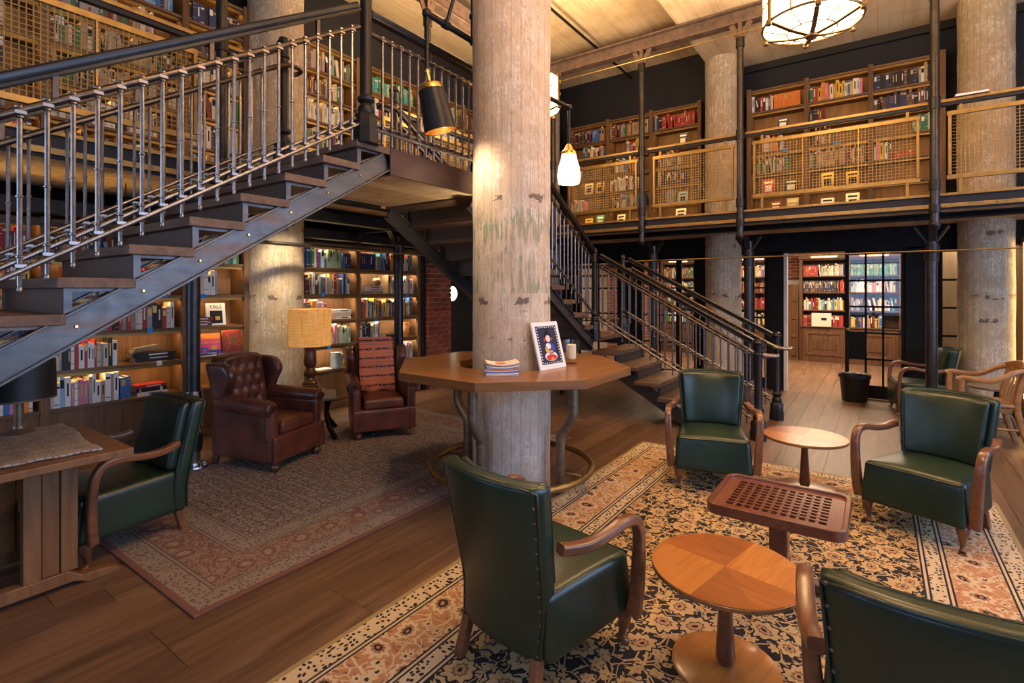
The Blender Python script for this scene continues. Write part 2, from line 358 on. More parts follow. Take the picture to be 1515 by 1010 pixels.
# perforated riser sheet
t=NT('perforated_sheet'); v=t.coord('Object',(1,1,1)); d=t.vor(v,90,rand=0.0)
c=t.ramp(d,[(0.32,(0.01,0.008,0.006)),(0.4,(0.16,0.115,0.085))]); t.out(c,0.45,0.5,0.4)
# lamp shades, glass, light
t=NT('linen_shade'); v=t.coord('Object',(1,1,1)); s=t.sep(v); n=t.noise(t.coord('Object',(60,60,6)),1,3); n2=t.noise(t.coord('Object',(6,6,120)),1,3); k=t.math('MULTIPLY_ADD',n,0.5,t.math('MULTIPLY',n2,0.5))
c=t.ramp(k,[(0.35,(0.44,0.175,0.04)),(0.65,(0.64,0.30,0.08))])
t.out(c,0.9,0,0.1,(1.0,0.50,0.14),0.0); t.l.new(c,t.b.inputs['Emission Color']); t.b.inputs['Emission Strength'].default_value=0.75
def emit(name,col,s):
    t=NT(name); t.out((0.8,0.8,0.8),0.5,0,0.3,col,s); return t.mat
emit('lantern_glass',(1.0,0.66,0.34),27.0)
emit('lantern_open_top',(1.0,0.70,0.40),130.0)  # unseen lantern tops, glow boosted to brighten the ceiling
emit('pink_glass_lit',(1.0,0.62,0.42),14.0)
emit('bulb_lit',(1.0,0.78,0.5),30)
emit('led_strip',(1.0,0.60,0.20),42)
emit('led_strip_dim',(1.0,0.60,0.16),26)
emit('led_strip_white',(1.0,0.80,0.52),85)
emit('porthole_lit',(1.0,0.90,0.62),2.2)
emit('spot_lit',(1.0,0.75,0.45),12)
t=NT('clear_glass'); n=t.n; tr=n.new('ShaderNodeBsdfTransparent'); gl=n.new('ShaderNodeBsdfGlossy'); gl.inputs['Roughness'].default_value=0.02
fr=n.new('ShaderNodeLayerWeight'); mx=n.new('ShaderNodeMixShader'); t.l.new(t.math('MULTIPLY_ADD',t.math('POWER',fr.outputs['Facing'],4.0),0.5,0.035),mx.inputs[0]); t.l.new(tr.outputs[0],mx.inputs[1]); t.l.new(gl.outputs[0],mx.inputs[2])
t.l.new(mx.outputs[0],n['Material Output'].inputs['Surface'])
t=NT('opal_pane'); v=t.coord(); t.out(t.ramp(t.noise(t.coord('Object',(3,9,1)),2,4),[(0.3,(0.42,0.32,0.21)),(0.7,(0.52,0.41,0.28))]),0.6,0,0.3)
# woven cloths
t=NT('throw_stripes'); v=t.coord(); z=t.sep(v)[2]; w=t.noise(v,9,3); zz=t.math('ADD',z,t.math('MULTIPLY',w,0.012))
a=t.math('FRACT',t.math('MULTIPLY',zz,30.0)); b=t.math('FRACT',t.math('MULTIPLY',zz,10.0))
c=t.mix(t.math('GREATER_THAN',a,0.55),(0.62,0.19,0.075),(0.42,0.15,0.12)); c=t.mix(t.math('MULTIPLY',t.math('LESS_THAN',b,0.16),t.math('GREATER_THAN',t.noise(t.coord('Object',(1,40,1)),3,2),0.42)),c,(0.05,0.022,0.03))
t.bump(a,0.3,0.004); t.out(c,0.9,0,0.15)
t=NT('kilim_cloth'); v=t.coord('Object',(1,1,1)); s=t.sep(v); u=t.math('MULTIPLY',s[0],8.5); w=t.math('MULTIPLY',s[1],8.5)
d=t.math('ADD',t.math('ABSOLUTE',t.math('SUBTRACT',t.math('FRACT',u),0.5)),t.math('ABSOLUTE',t.math('SUBTRACT',t.math('FRACT',w),0.5)))
d=t.math('ADD',d,t.math('MULTIPLY',t.noise(v,30,3),0.12))
c=t.ramp(d,[(0.0,(0.30,0.27,0.24)),(0.2,(0.25,0.10,0.08)),(0.3,(0.34,0.30,0.26)),(0.46,(0.20,0.17,0.18)),(0.56,(0.38,0.33,0.28)),(0.72,(0.28,0.14,0.10)),(0.8,(0.36,0.31,0.26))],'CONSTANT')
c=t.mix(t.math('MULTIPLY',t.noise(v,5,4),0.25),c,(0.30,0.26,0.23)); t.bump(t.noise(v,180,2),0.5,0.004); t.out(c,0.95,0,0.1)
# rugs: bands by distance from the edge, petalled flowers and vines in between
def rug_mat(name,L,Wd,bands,field,border,faded,net=False):
    t=NT(name); v=t.coord('Object'); s=t.sep(v)
    dx=t.math('SUBTRACT',L/2,t.math('ABSOLUTE',s[0])); dy=t.math('SUBTRACT',Wd/2,t.math('ABSOLUTE',s[1])); d=t.math('MINIMUM',dx,dy)
    warp=t.n.new('ShaderNodeTexNoise'); t.l.new(v,warp.inputs['Vector']); warp.inputs['Scale'].default_value=7; warp.inputs['Detail'].default_value=1
    wv=t.n.new('ShaderNodeVectorMath'); wv.operation='MULTIPLY_ADD'; t.l.new(warp.outputs['Color'],wv.inputs[0]); wv.inputs[1].default_value=(0.09,0.09,0); t.l.new(v,wv.inputs[2]); vw=wv.outputs[0]
    def petals(scale,n,rand,amp):
        nd=t.n.new('ShaderNodeTexVoronoi'); nd.voronoi_dimensions='2D'; t.l.new(vw,nd.inputs['Vector']); nd.inputs['Scale'].default_value=scale; nd.inputs['Randomness'].default_value=rand
        df=t.n.new('ShaderNodeVectorMath'); df.operation='SUBTRACT'; t.l.new(vw,df.inputs[0]); t.l.new(nd.outputs['Position'],df.inputs[1]); q=t.sep(df.outputs[0])
        th=t.math('ARCTAN2',q[1],q[0]); rnd=t.sep(nd.outputs['Color'])[0]
        lob=t.math('MULTIPLY_ADD',t.math('SINE',t.math('MULTIPLY_ADD',th,float(n),t.math('MULTIPLY',rnd,6.0))),amp,1.0)
        return t.math('DIVIDE',nd.outputs['Distance'],t.math('MULTIPLY',lob,t.math('MULTIPLY_ADD',rnd,0.45,0.75))),rnd
    def floral(p,scale):
        ground,main,second,third=p
        e1=t.vor(vw,scale*0.9,'DISTANCE_TO_EDGE',rand=0.9); e2=t.vor(vw,scale*1.9,'DISTANCE_TO_EDGE',rand=1.0)
        A,ra=petals(scale*0.8,9,0.7,0.13); B,rb_=petals(scale*1.75,6,0.95,0.24); Cc,rc=petals(scale*3.6,2,1.0,0.42)
        c=t.mix(t.math('LESS_THAN',Cc,0.20),ground,second)
        c=t.mix(t.math('LESS_THAN',e2,0.034),c,main); c=t.mix(t.math('LESS_THAN',e1,0.020),c,main)
        c=t.mix(t.math('LESS_THAN',B,0.33),c,ground); c=t.mix(t.math('LESS_THAN',B,0.285),c,main); c=t.mix(t.math('LESS_THAN',B,0.09),c,third)
        c=t.mix(t.math('LESS_THAN',A,0.37),c,ground); c=t.mix(t.math('LESS_THAN',A,0.315),c,main); c=t.mix(t.math('LESS_THAN',A,0.19),c,second)
        c=t.mix(t.math('LESS_THAN',A,0.15),c,ground); c=t.mix(t.math('LESS_THAN',A,0.125),c,third); c=t.mix(t.math('LESS_THAN',A,0.05),c,ground)
        return c
    if net:
        ground,main,second,third=field
        e1=t.vor(vw,17,'DISTANCE_TO_EDGE',rand=0.55); A,ra=petals(9.5,5,0.5,0.25)
        fc=t.mix(t.math('LESS_THAN',e1,0.075),main,ground); fc=t.mix(t.math('LESS_THAN',A,0.30),fc,ground); fc=t.mix(t.math('LESS_THAN',A,0.25),fc,second); fc=t.mix(t.math('LESS_THAN',A,0.10),fc,third)
    else: fc=floral(field,6.2)
    bc=floral(border,6.6)
    small=t.ramp(t.vor(vw,36,rand=0.5),[(0.0,bands[2]),(0.30,bands[2]),(0.33,bands[1])],'CONSTANT')
    b=bands[0]
    c=t.mix(t.math('GREATER_THAN',d,b[0]),bands[3],small)                      # selvage, then guard
    for q in (b[1],b[2],b[3]):
        nxt={b[1]:bc,b[2]:small,b[3]:fc}[q]
        for k,cc in ((0.0,bands[4]),(0.010,bands[1]),(0.022,bands[4]),(0.032,nxt)): c=t.mix(t.math('GREATER_THAN',d,q+k),c,cc)
    wear=t.noise(v,2.3,6,0.65); c=t.mix(t.math('MULTIPLY',wear,faded[0]),c,faded[1])
    fib=t.noise(v,320,2); c=t.mix(0.22,c,t.ramp(fib,[(0.35,(0.1,0.1,0.1)),(0.65,(0.9,0.9,0.9))]),'OVERLAY'); t.bump(fib,0.5,0.004)
    return t.out(c,0.95,0,0.08)
NAVY=(0.010,0.011,0.020); GOLD=(0.48,0.325,0.15); CREAM=(0.52,0.40,0.25); TERRA=(0.40,0.19,0.09)
rug_mat('rug_navy',4.5,2.76,[(0.03,0.13,0.40,0.50),CREAM,NAVY,(0.30,0.22,0.10),NAVY],(NAVY,GOLD,(0.40,0.27,0.13),(0.42,0.22,0.11)),(TERRA,CREAM,(0.24,0.12,0.07),NAVY),(0.12,(0.34,0.25,0.15)))
PLUM=(0.048,0.036,0.040); BEI=(0.225,0.178,0.145); RED=(0.15,0.062,0.052)
rug_mat('rug_faded',3.8,2.78,[(0.035,0.16,0.42,0.56),BEI,(0.10,0.07,0.065),RED,(0.10,0.07,0.065)],(PLUM,BEI,(0.17,0.115,0.09),(0.21,0.085,0.06)),((0.235,0.16,0.12),RED,(0.17,0.12,0.10),(0.27,0.20,0.13)),(0.30,(0.19,0.145,0.12)),True)
# books
BOOKC={'red':(0.33,0.03,0.022),'dark red':(0.13,0.015,0.015),'orange':(0.62,0.17,0.02),'yellow':(0.58,0.38,0.05),'cream':(0.55,0.46,0.32),'white':(0.66,0.63,0.58),
 'grey':(0.25,0.25,0.26),'black':(0.012,0.012,0.014),'navy':(0.02,0.03,0.09),'blue':(0.04,0.13,0.36),'light blue':(0.22,0.36,0.52),'teal':(0.03,0.24,0.27),'green':(0.03,0.15,0.06),
 'pale green':(0.32,0.42,0.26),'brown':(0.12,0.055,0.03),'tan':(0.36,0.24,0.13),'purple':(0.13,0.06,0.20),'pink':(0.52,0.16,0.24)}
for k,c in BOOKC.items(): flat('book_'+k.replace(' ','_'),c,0.55,0,0.4,0.15,30)
flat('spine_gold',(0.5,0.35,0.12),0.4,0.4,0.5,0.1,20)
# ================================================================ SETTING
GY, GX, GZ = 4.6, 7.5, 2.66                           # gallery edges and gallery floor level
XN, XF, YR, YL = -3.6, 9.27, -4.6, 6.45               # room: near wall, glazed partition, window wall, bookcase wall
def struct(name, mb, mats, parent=None, smooth=None, bevel=0):
    o=mb.build(name,mats,parent,smooth,bevel)
    if not parent: o['kind']='structure'
    return o
def slab(name, b, mat, parent=None, bevel=0): return struct(name, MB().box(*b), mat, parent, None, bevel)
fl=slab('floor',(XN,14.2,YR,YL,-0.12,-0.02),'mortar')
# oak floor boards, each its own piece
pm={}
def plank_mesh(L,w,h,mat,key):
    if (key,L) not in pm:
        mb=MB().box(-L/2,L/2,-w/2,w/2,-h,0); pm[(key,L)]=mb.mesh('plank',mat)
    return pm[(key,L)]
rows=int((YL-YR)/0.2)+1; rs=random.Random(3)
for r in range(rows):
    y=YR+0.1+0.2*r; x=XN-rs.choice([0,0.6,1.2,1.7]); 
    while x<XF-0.02:
        L=rs.choice([2.2,2.6,3.0]); x0=max(x,XN); x1=min(x+L,XF); Lr=round(x1-x0,2)
        if Lr>0.1:
            o=obj('plank',plank_mesh(Lr-0.003,0.1975,0.02,'floor_oak','f'),fl); o.location=((x0+x1)/2,y,0)
        x+=L
mb=MB()
for r in range(rows):
    y=YR+0.1+0.2*r; x=XF-rs.random()*2
    while x<14.2:
        x0=max(x,XF); x1=min(x+2.4,14.2)
        if x1-x0>0.05: mb.box(x0+0.0015,x1-0.0015,y-0.0988,y+0.0988,-0.02,0)
        x+=2.4
tag(mb.build('planks',['floor_oak'],fl),kind='stuff')
# walls
slab('wall_left',(XN,9.7,YL,YL+0.12,0,6.0),'navy_paint')
slab('wall_far',(9.62,9.74,YR,YL,GZ-0.1,6.0),'navy_paint')
wr=MB()
xs=[XN]; 
for wx in WIN: xs+= [wx-0.95,wx+0.95]
xs.append(14.2)
for i in range(0,len(xs),2): wr.box(xs[i],xs[i+1],YR-0.15,YR,0,6.0)
for wx in WIN: wr.box(wx-0.95,wx+0.95,YR-0.15,YR,0,0.7).box(wx-0.95,wx+0.95,YR-0.15,YR,4.0,6.0)
struct('wall_right',wr,'navy_paint')
struct('wall_near',MB().box(XN-0.15,XN,YR,-0.8,0,6).box(XN-0.15,XN,2.0,4.0,0,6).box(XN-0.15,XN,5.8,YL,0,6).box(XN-0.15,XN,4.0,5.8,0,0.6).box(XN-0.15,XN,4.0,5.8,2.5,6).box(XN-0.15,XN,-0.8,2.0,0,0.7).box(XN-0.15,XN,-0.8,2.0,4.0,6),'navy_paint')  # opening nearest the bookcase wall added out of view, for the leather chairs
for i,(wx,ax) in enumerate([(w,0) for w in WIN]+[(0.6,1)]):  # assumed windows in the walls out of view
    w=struct('window_%d'%(i+1),MB().box(-0.95 if ax==0 else -1.4,0.95 if ax==0 else 1.4,-0.01,0.01,0.7,4.0),'clear_glass')
    fm=MB(); hw=0.95 if ax==0 else 1.4
    for k in range(4): fm.box(-hw+2*hw*k/3-0.03,-hw+2*hw*k/3+0.03,-0.03,0.03,0.7,4.0)
    for k in range(5): fm.box(-hw,hw,-0.03,0.03,0.7+3.3*k/4-0.03,0.7+3.3*k/4+0.03)
    fm.build('window_frame','black_paint',w)
    w.location=(wx,YR-0.10,0) if ax==0 else (XN-0.10,wx,0)
    if ax: w.rotation_euler=(0,0,pi/2)
# ceilings: lower slab towards the windows, recessed bay by the stairs
slab('ceiling',(XN,9.7,YR,2.38,5.45,6.0),'ceiling_concrete')
slab('ceiling_recess',(XN,9.7,2.38,YL,5.9,6.0),'ceiling_concrete')
slab('trim_1',(9.55,9.62,YR,2.38,5.33,5.40),'black_paint'); slab('trim_2',(9.57,9.62,YR,2.38,5.38,5.45),'black_paint')
# round concrete columns
def column(x,y,r,h,mat,label,rz=0):
    mb=MB(); rr=random.Random(int(x*10+y)); n=52
    prof=[(r+0.004*rr.uniform(-1,1),h*i/26) for i in range(27)]
    o=mb.lathe(prof,(0,0,0),n).build('concrete_column',mat,None,40); o.location=(x,y,0); o.rotation_euler=(0,0,rz)
    return tag(o,label,'column')
column(3.51,2.49,0.322,5.9,'column_concrete','round peeling concrete column rising through the octagonal wooden table')
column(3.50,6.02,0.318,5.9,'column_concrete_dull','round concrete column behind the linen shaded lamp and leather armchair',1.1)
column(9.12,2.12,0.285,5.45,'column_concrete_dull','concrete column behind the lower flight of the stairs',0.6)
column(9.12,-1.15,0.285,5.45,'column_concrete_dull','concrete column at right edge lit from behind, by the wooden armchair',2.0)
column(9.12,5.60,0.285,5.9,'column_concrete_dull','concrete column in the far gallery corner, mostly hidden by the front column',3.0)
# galleries
def gallery(name, label_axis):
    pass
ga=struct('floor_gallery',MB().box(XN,9.6,GY+0.02,YL,GZ-0.13,GZ),'dark_oak')
gb=struct('floor_gallery_far',MB().box(GX+0.02,9.62,YR,GY+0.019,GZ-0.13,GZ),'dark_oak')
for k in range(42):
    x=-1.0+0.2*k
    if x<GX+1.7:
        o=obj('soffit_plank',plank_mesh(1.44,0.197,0.012,'soffit_board','s1') ,ga); o.location=(x,GY+0.74,GZ-0.13); o.rotation_euler=(0,0,pi/2)
for k in range(40):
    y=-3.3+0.2*k
    if y<GY:
        o=obj('soffit_plank',plank_mesh(1.70,0.197,0.012,'soffit_board','s2'),gb); o.location=(GX+0.87,y,GZ-0.13)
# navy edge plates with brass angle strips and screws
def edge(par, p0, p1, nrm):
    p0=Vector(p0); p1=Vector(p1); n=Vector(nrm)
    MB().beam(p0+Vector((0,0,GZ-0.075))+n*0.01,p1+Vector((0,0,GZ-0.075))+n*0.01,0.02,0.17).build('edge_plate','blue_steel',par)
    for z,h in ((GZ+0.01,0.03),(GZ-0.115,0.045)):
        MB().beam(p0+Vector((0,0,z))+n*0.03,p1+Vector((0,0,z))+n*0.03,0.025,h).build('brass_strip','brass',par,None,0.003)
    L=(p1-p0).length; s=MB()
    for i in range(int(L/0.42)):
        q=p0.lerp(p1,(i+0.5)*0.42/L)+Vector((0,0,GZ-0.115))+n*0.043
        s.cyl(q,q+n*0.006,0.008,0.006,8)
    tag(s.build('screws','bright_brass',par,40),kind='stuff')
edge(ga,(XN,GY,0),(GX,GY,0),(0,-1,0)); edge(gb,(GX,YR,0),(GX,GY,0),(-1,0,0))
# steel under the galleries
def ibeam(p0,p1,w,h,mat,label,name='steel_beam',web=0.02):
    p0=Vector(p0);p1=Vector(p1); mb=MB(); fl_=0.022
    mb.beam(p0+Vector((0,0,-fl_/2)),p1+Vector((0,0,-fl_/2)),w,fl_); mb.beam(p0+Vector((0,0,-h+fl_/2)),p1+Vector((0,0,-h+fl_/2)),w,fl_)
    mb.beam(p0+Vector((0,0,-h/2)),p1+Vector((0,0,-h/2)),web,h-2*fl_)
    return tag(mb.build(name,mat,None,None,0.003),label,'beam')
PLY, PLX = 5.05, 7.92                                 # lines of the lower posts
ibeam((2.09,PLY,GZ-0.142),(8.6,PLY,GZ-0.142),0.12,0.15,'black_iron','dark steel beam carrying the left gallery on pipe posts')
ibeam((PLX,YR,GZ-0.142),(PLX,4.9,GZ-0.142),0.12,0.07,'door_black','dark steel beam carrying the far gallery above the doors')
for x in (2.15,4.6,7.0): ibeam((x,PLY+0.07,GZ-0.15),(x,5.98,GZ-0.15),0.09,0.13,'black_iron','short dark steel cross beam under the left gallery at x of a post'.replace(' at x of a post',', %s'%{2.15:'by the leather armchair',4.6:'above the brick pier side',7.0:'behind the stairs'}[x]))
slab('trim_3',(XN,6.0,5.98,6.06,2.26,GZ-0.145),'matte_black'); slab('trim_5',(XN,6.0,5.80,5.815,2.27,2.385),'black_paint'); t6=slab('trim_6',(XN,6.0,5.815,5.98,2.27,2.285),'black_paint')
for xa,xb,lb in ((-1.6,2.0,'added slim black linear uplight under left gallery behind the upper stairs'),(2.35,4.45,'added slim black linear uplight under left gallery above the leather armchairs')):
    u_=thing('added_uplight',lb,'lamp'); MB().box(xa,xb,5.23,5.27,2.10,2.106).box(xa,xb,5.226,5.23,2.10,2.13).box(xa,xb,5.27,5.274,2.10,2.13).build('channel','black_iron',u_); MB().box(xa+0.02,xb-0.02,5.24,5.26,2.107,2.112).build('light_strip','led_strip_dim',u_)  # made-up fixtures, added to brighten the gallery soffit from below
    for q in (xa+0.3,xb-0.3): MB().cyl((q,5.25,2.106),(q,5.25,GZ-0.14),0.004,n=6).build('hanger','black_iron',u_)
ibeam((XN,GY,5.41),(GX,GY,5.41),0.16,0.21,'rust_steel','rusty steel ceiling beam along the left gallery edge')
ibeam((GX,YR,5.41),(GX,GY-0.09,5.41),0.16,0.21,'rust_steel','rusty steel ceiling beam running over the far gallery posts')
# slender pipe posts on the gallery edges
def gpost(x,y,nrm,label,top=5.2):
    n=Vector(nrm); b=Vector((x,y,0))+n*0.07
    t=thing('gallery_post',label,'post',(b.x,b.y,0))
    MB().cyl((0,0,2.34),(0,0,4.98),0.043,n=16).build('pipe','steel_post',t,40)
    for z0,z1,r in ((3.62,3.76,0.053),(2.72,2.84,0.053),(2.47,2.56,0.053),(4.86,4.99,0.056)):
        MB().cyl((0,0,z0),(0,0,z1),r,n=16).build('collar','black_iron',t,40,0.003)
    MB().lathe([(0.052,2.36),(0.06,2.34),(0.05,2.31),(0.03,2.285),(0.012,2.27)],n=16).build('finial','black_iron',t,40)
    k=MB()
    sd=Vector((-n.y,n.x,0))
    for s in (-1,1):
        k.beam(sd*(0.02*s)+Vector((0,0,4.98)),sd*(0.12*s)-n*0.02+Vector((0,0,5.2)),0.07,0.016,tuple(n))
    k.beam(-n*0.0+Vector((0,0,4.98)),-n*0.0+Vector((0,0,5.2)),0.05,0.05,tuple(n))
    k.build('bracket','rust_steel',t)
    return t
gpost(GX,-0.515,(-1,0,0),'dark pipe post on far gallery edge, rightmost, beside the wide mesh panel')
gpost(GX,1.51,(-1,0,0),'dark pipe post on far gallery edge in front of the concrete column')
gpost(GX,2.885,(-1,0,0),'dark pipe post on far gallery edge with two mesh panels beside it')
gpost(GX,4.42,(-1,0,0),'dark pipe post at far gallery corner just right of front column')
gpost(2.15,GY,(0,-1,0),'dark pipe post on left gallery edge behind the upper stair rail')
gpost(4.60,GY,(0,-1,0),'dark pipe post on left gallery edge above the landing and metal spot lamp')
# stout posts on the ground floor
def fpost(x,y,label,style=0):
    t=thing('support_post',label,'post',(x,y,0.0))
    z0=0.0
    MB().cyl((0,0,0.45 if style==0 else 0.32),(0,0,2.30),0.058,n=20).build('shaft','steel_post',t,40)
    if style==0:
        MB().lathe([(0.13,0.013),(0.135,0.02),(0.13,0.034),(0.075,0.036),(0.07,0.05)],n=24).build('base_flange','chrome',t,40)
        bl=MB()
        for i in range(4):
            a=pi/4+i*pi/2; bl.lathe([(0.017,0.034),(0.017,0.052),(0.008,0.06)],(0.102*cos(a),0.102*sin(a),0),8)
        tag(bl.build('bolts','chrome',t),kind='stuff')
        MB().cyl((0,0,0.05),(0,0,0.16),0.062,n=20).build('lower_sleeve','chrome',t,40)
        MB().cyl((0,0,0.16),(0,0,0.31),0.078,n=20).build('black_sleeve','black_iron',t,40,0.005)
        MB().cyl((0,0,0.31),(0,0,0.36),0.06,n=20).build('neck','chrome',t,40)
        MB().cyl((0,0,0.36),(0,0,0.70),0.079,0.075,n=20).build('upper_sleeve','chrome',t,40,0.004)
    else:
        MB().prism(rrect(0.17,0.17,0.05),0.33).build('pedestal','rust_steel',t,None,0.006)
    MB().cyl((0,0,1.95),(0,0,2.16),0.07,n=20).build('collar','black_iron',t,40,0.004)
    br=MB()
    for dx,dy in ((1,0),(-1,0),(0,1),(0,-1)): br.beam((0.03*dx,0.03*dy,2.16),(0.16*dx,0.16*dy,2.365),0.022,0.07,(dy,dx,0.3))
    br.build('bracket','black_iron',t)
    return t
fpost(2.147,PLY,'pipe post with polished sleeves and bolted flange beside buttoned leather armchair')
fpost(4.60,PLY,'dark pipe post in front of bookcase beside the throw covered armchair',1)
fpost(PLX,-0.52,'dark pipe post on stone coloured foot between far green armchair and door',1)
fpost(PLX,1.50,'dark pipe post behind the lower newels of the stairs',1)
fpost(PLX,2.89,'dark pipe post behind the middle of the lower stair flight',1)
# tie rods
def rod(p0,p1,r,mat,label,n=8): return tag(MB().cyl(p0,p1,r,n=n).build('tie_rod',mat,None,40),label,'rod')
rod((PLX-0.09,YR,2.07),(PLX-0.09,3.4,2.07),0.009,'brass','thin brass tie rod crossing in front of the doors under far gallery')
rod((1.5,PLY-0.09,2.07),(5.6,PLY-0.09,2.07),0.009,'brass','thin tie rod crossing the bookcase under left gallery')
rod((GX-0.13,YR,5.03),(GX-0.13,4.5,5.03),0.009,'brass','thin brass tie rod high up below the far ceiling beam')
rod((5.0,3.93,5.75),(9.6,3.93,5.75),0.022,'black_iron','black conduit pipe hung under the recessed ceiling',10)
rod((XN,4.1,5.78),(9.0,4.1,5.78),0.03,'ceiling_concrete','pale conduit along the ceiling recess',10) if False else None
# gallery guards: top rail, brass framed panels, woven wire
def guard(name,label,o,u,nrm,runs,panels):
    t=thing(name,label,'railing'); o=Vector(o); u=Vector(u); n=Vector(nrm)
    for a,b in runs:
        MB().beam(o+u*a+Vector((0,0,3.715)),o+u*b+Vector((0,0,3.715)),0.075,0.035,m=0).build('top_rail','brass',t,None,0.004)
        MB().beam(o+u*a+Vector((0,0,3.68)),o+u*b+Vector((0,0,3.68)),0.05,0.035).build('under_rail','blue_steel',t)
    for a,b in panels:
        f=MB(); w=0.05; z0,z1=2.84,3.60
        f.beam(o+u*a+Vector((0,0,z1-w/2)),o+u*b+Vector((0,0,z1-w/2)),0.03,w); f.beam(o+u*a+Vector((0,0,z0+w/2)),o+u*b+Vector((0,0,z0+w/2)),0.03,w)
        for q in (a+w/2,b-w/2): f.beam(o+u*q+Vector((0,0,z0+w)),o+u*q+Vector((0,0,z1-w)),0.03,w,tuple(n))
        fr=f.build('panel_frame','brass',t,None,0.004)
        m=MB(); k=0.036; wr_=0.0042 if abs(u.x)>0.5 else 0.0028; L=b-a; nv=int((L-2*w)/k); nh=int((z1-z0-2*w)/k)
        for i in range(1,nv): 
            q=o+u*(a+w+i*(L-2*w)/nv); m.cyl(q+Vector((0,0,z0+w)),q+Vector((0,0,z1-w)),wr_,n=4)
        for i in range(1,nh):
            z=z0+w+i*(z1-z0-2*w)/nh; m.cyl(o+u*(a+w)+Vector((0,0,z))+n*0.004,o+u*(b-w)+Vector((0,0,z))+n*0.004,wr_,n=4)
        tag(m.build('wire_mesh','brass_wire',fr),kind='stuff')
        sl=max(1,round(L/0.6)) 
        for i in range(1,sl): 
            q=o+u*(a+L*i/sl); MB().beam(q+Vector((0,0,z0+w)),q+Vector((0,0,z1-w)),0.012,0.03,tuple(n)).build('bar','brass',fr)
        for q in (a+0.12,b-0.12):
            MB().beam(o+u*q+Vector((0,0,z1)),o+u*q+Vector((0,0,3.67)),0.03,0.03,tuple(n)).build('hanger','brass',t)
            MB().beam(o+u*q+Vector((0,0,GZ)),o+u*q+Vector((0,0,z0)),0.03,0.03,tuple(n)).build('foot','brass',t)
    return t
guard('gallery_guard','brass framed wire mesh guard along the far gallery',(GX+0.02,0,0),(0,1,0),(-1,0,0),[(YR,-0.56),(-0.46,1.46),(1.56,2.83),(2.94,4.37)],[(-2.6,-0.625),(-0.395,1.375),(1.60,2.75),(2.98,4.18)])
guard('gallery_guard','brass framed wire mesh guard of left gallery behind the upper stairs',(0,GY+0.02,0),(1,0,0),(0,-1,0),[(XN,2.09),(2.2,2.45),(3.9,4.54),(4.66,GX)],[(-2.2,-0.15),(-0.05,2.0),(3.95,4.5),(4.7,6.0),(6.1,7.35)])
# ---------------------------------------------------------------- glazed partition under the far gallery
wp=MB()
for a,b in ((4.95,YL),(3.62,4.05),(2.42,2.60),(1.23,1.47),(-0.68,-0.32),(YR,-1.55)): wp.box(XF,XF+0.10,a,b,0,2.22)
wp.box(XF,XF+0.14,YR,YL,2.2,GZ-0.1)
struct('wall_partition',wp,'door_black')
def glazed(name,label,y0,y1,cols,rows_,z0=0.18,z1=2.2,pane='clear_glass',solid=None,st=0.05,x=XF+0.05):
    t=bpy.data.objects.new(name,None); C.objects.link(t); t['kind']='structure'; t['label']=label
    f=MB(); f.box(x-0.022,x+0.022,y0,y0+st,0.01,z1).box(x-0.022,x+0.022,y1-st,y1,0.01,z1).box(x-0.022,x+0.022,y0+st,y1-st,0.01,z0).box(x-0.022,x+0.022,y0+st,y1-st,z1-0.06,z1)
    f.build('frame','door_black',t,None,0.003)
    cw=(y1-y0-2*st)/cols; rh=(z1-0.06-z0)/rows_
    for i in range(cols):
        for j in range(rows_):
            a=y0+st+cw*i; b=z0+rh*j
            if solid and (i,j) in solid: MB().box(x-0.018,x+0.018,a,a+cw,b,b+rh).build('panel','door_black',t,None,0.004)
            else: MB().box(x-0.003,x+0.003,a+0.006,a+cw-0.006,b+0.006,b+rh-0.006).build('pane',pane,t)
    m=MB()
    for i in range(1,cols): m.box(x-0.016,x+0.016,y0+st+cw*i-0.014,y0+st+cw*i+0.014,z0,z1-0.06)
    for j in range(1,rows_): m.box(x-0.016,x+0.016,y0+st,y1-st,z0+rh*j-0.014,z0+rh*j+0.014)
    m.build('glazing_bars','door_black',t); return t
d1=glazed('door_1','black glazed door leaf standing beside the open doorway',-0.32,0.41,3,5,0.2,2.2,'clear_glass',{(2,1)})
MB().lathe([(0.012,0),(0.012,0.04),(0.024,0.05),(0.024,0.075),(0.01,0.08)],n=10).build('door_knob','brass',d1).matrix_local=Matrix.Translation((XF+0.02,0.37,1.02))@Matrix.Rotation(-pi/2,4,'Y')
glazed('window_5','glazed screen with dark bars beside far concrete column',1.47,1.72,1,4)
glazed('window_6','narrow glazed screen between column and dark panel',2.60,2.92,1,4); glazed('window_7','glazed screen behind the stairs',2.92,3.62,2,4)
glazed('window_8','glazed screen showing brick, behind the stairs',4.05,4.95,2,4)
glazed('window_9','pale lit panes between black post and right column',-1.15,-0.68,2,5,0.2,2.2)
slab('wall_annex_screen',(10.3,10.4,-3.1,-0.72,0,2.8),'opal_pane')
area('added_annex_light',(9.85,-1.0,2.74),(9.95,-1.0,0),0.3,1.4,40,(1.0,0.74,0.48))  # extra light added to brighten the screen wall behind the pale panes
slab('trim_4',(XF-0.02,XF+0.12,1.185,1.23,0,2.2),'plaster_white')
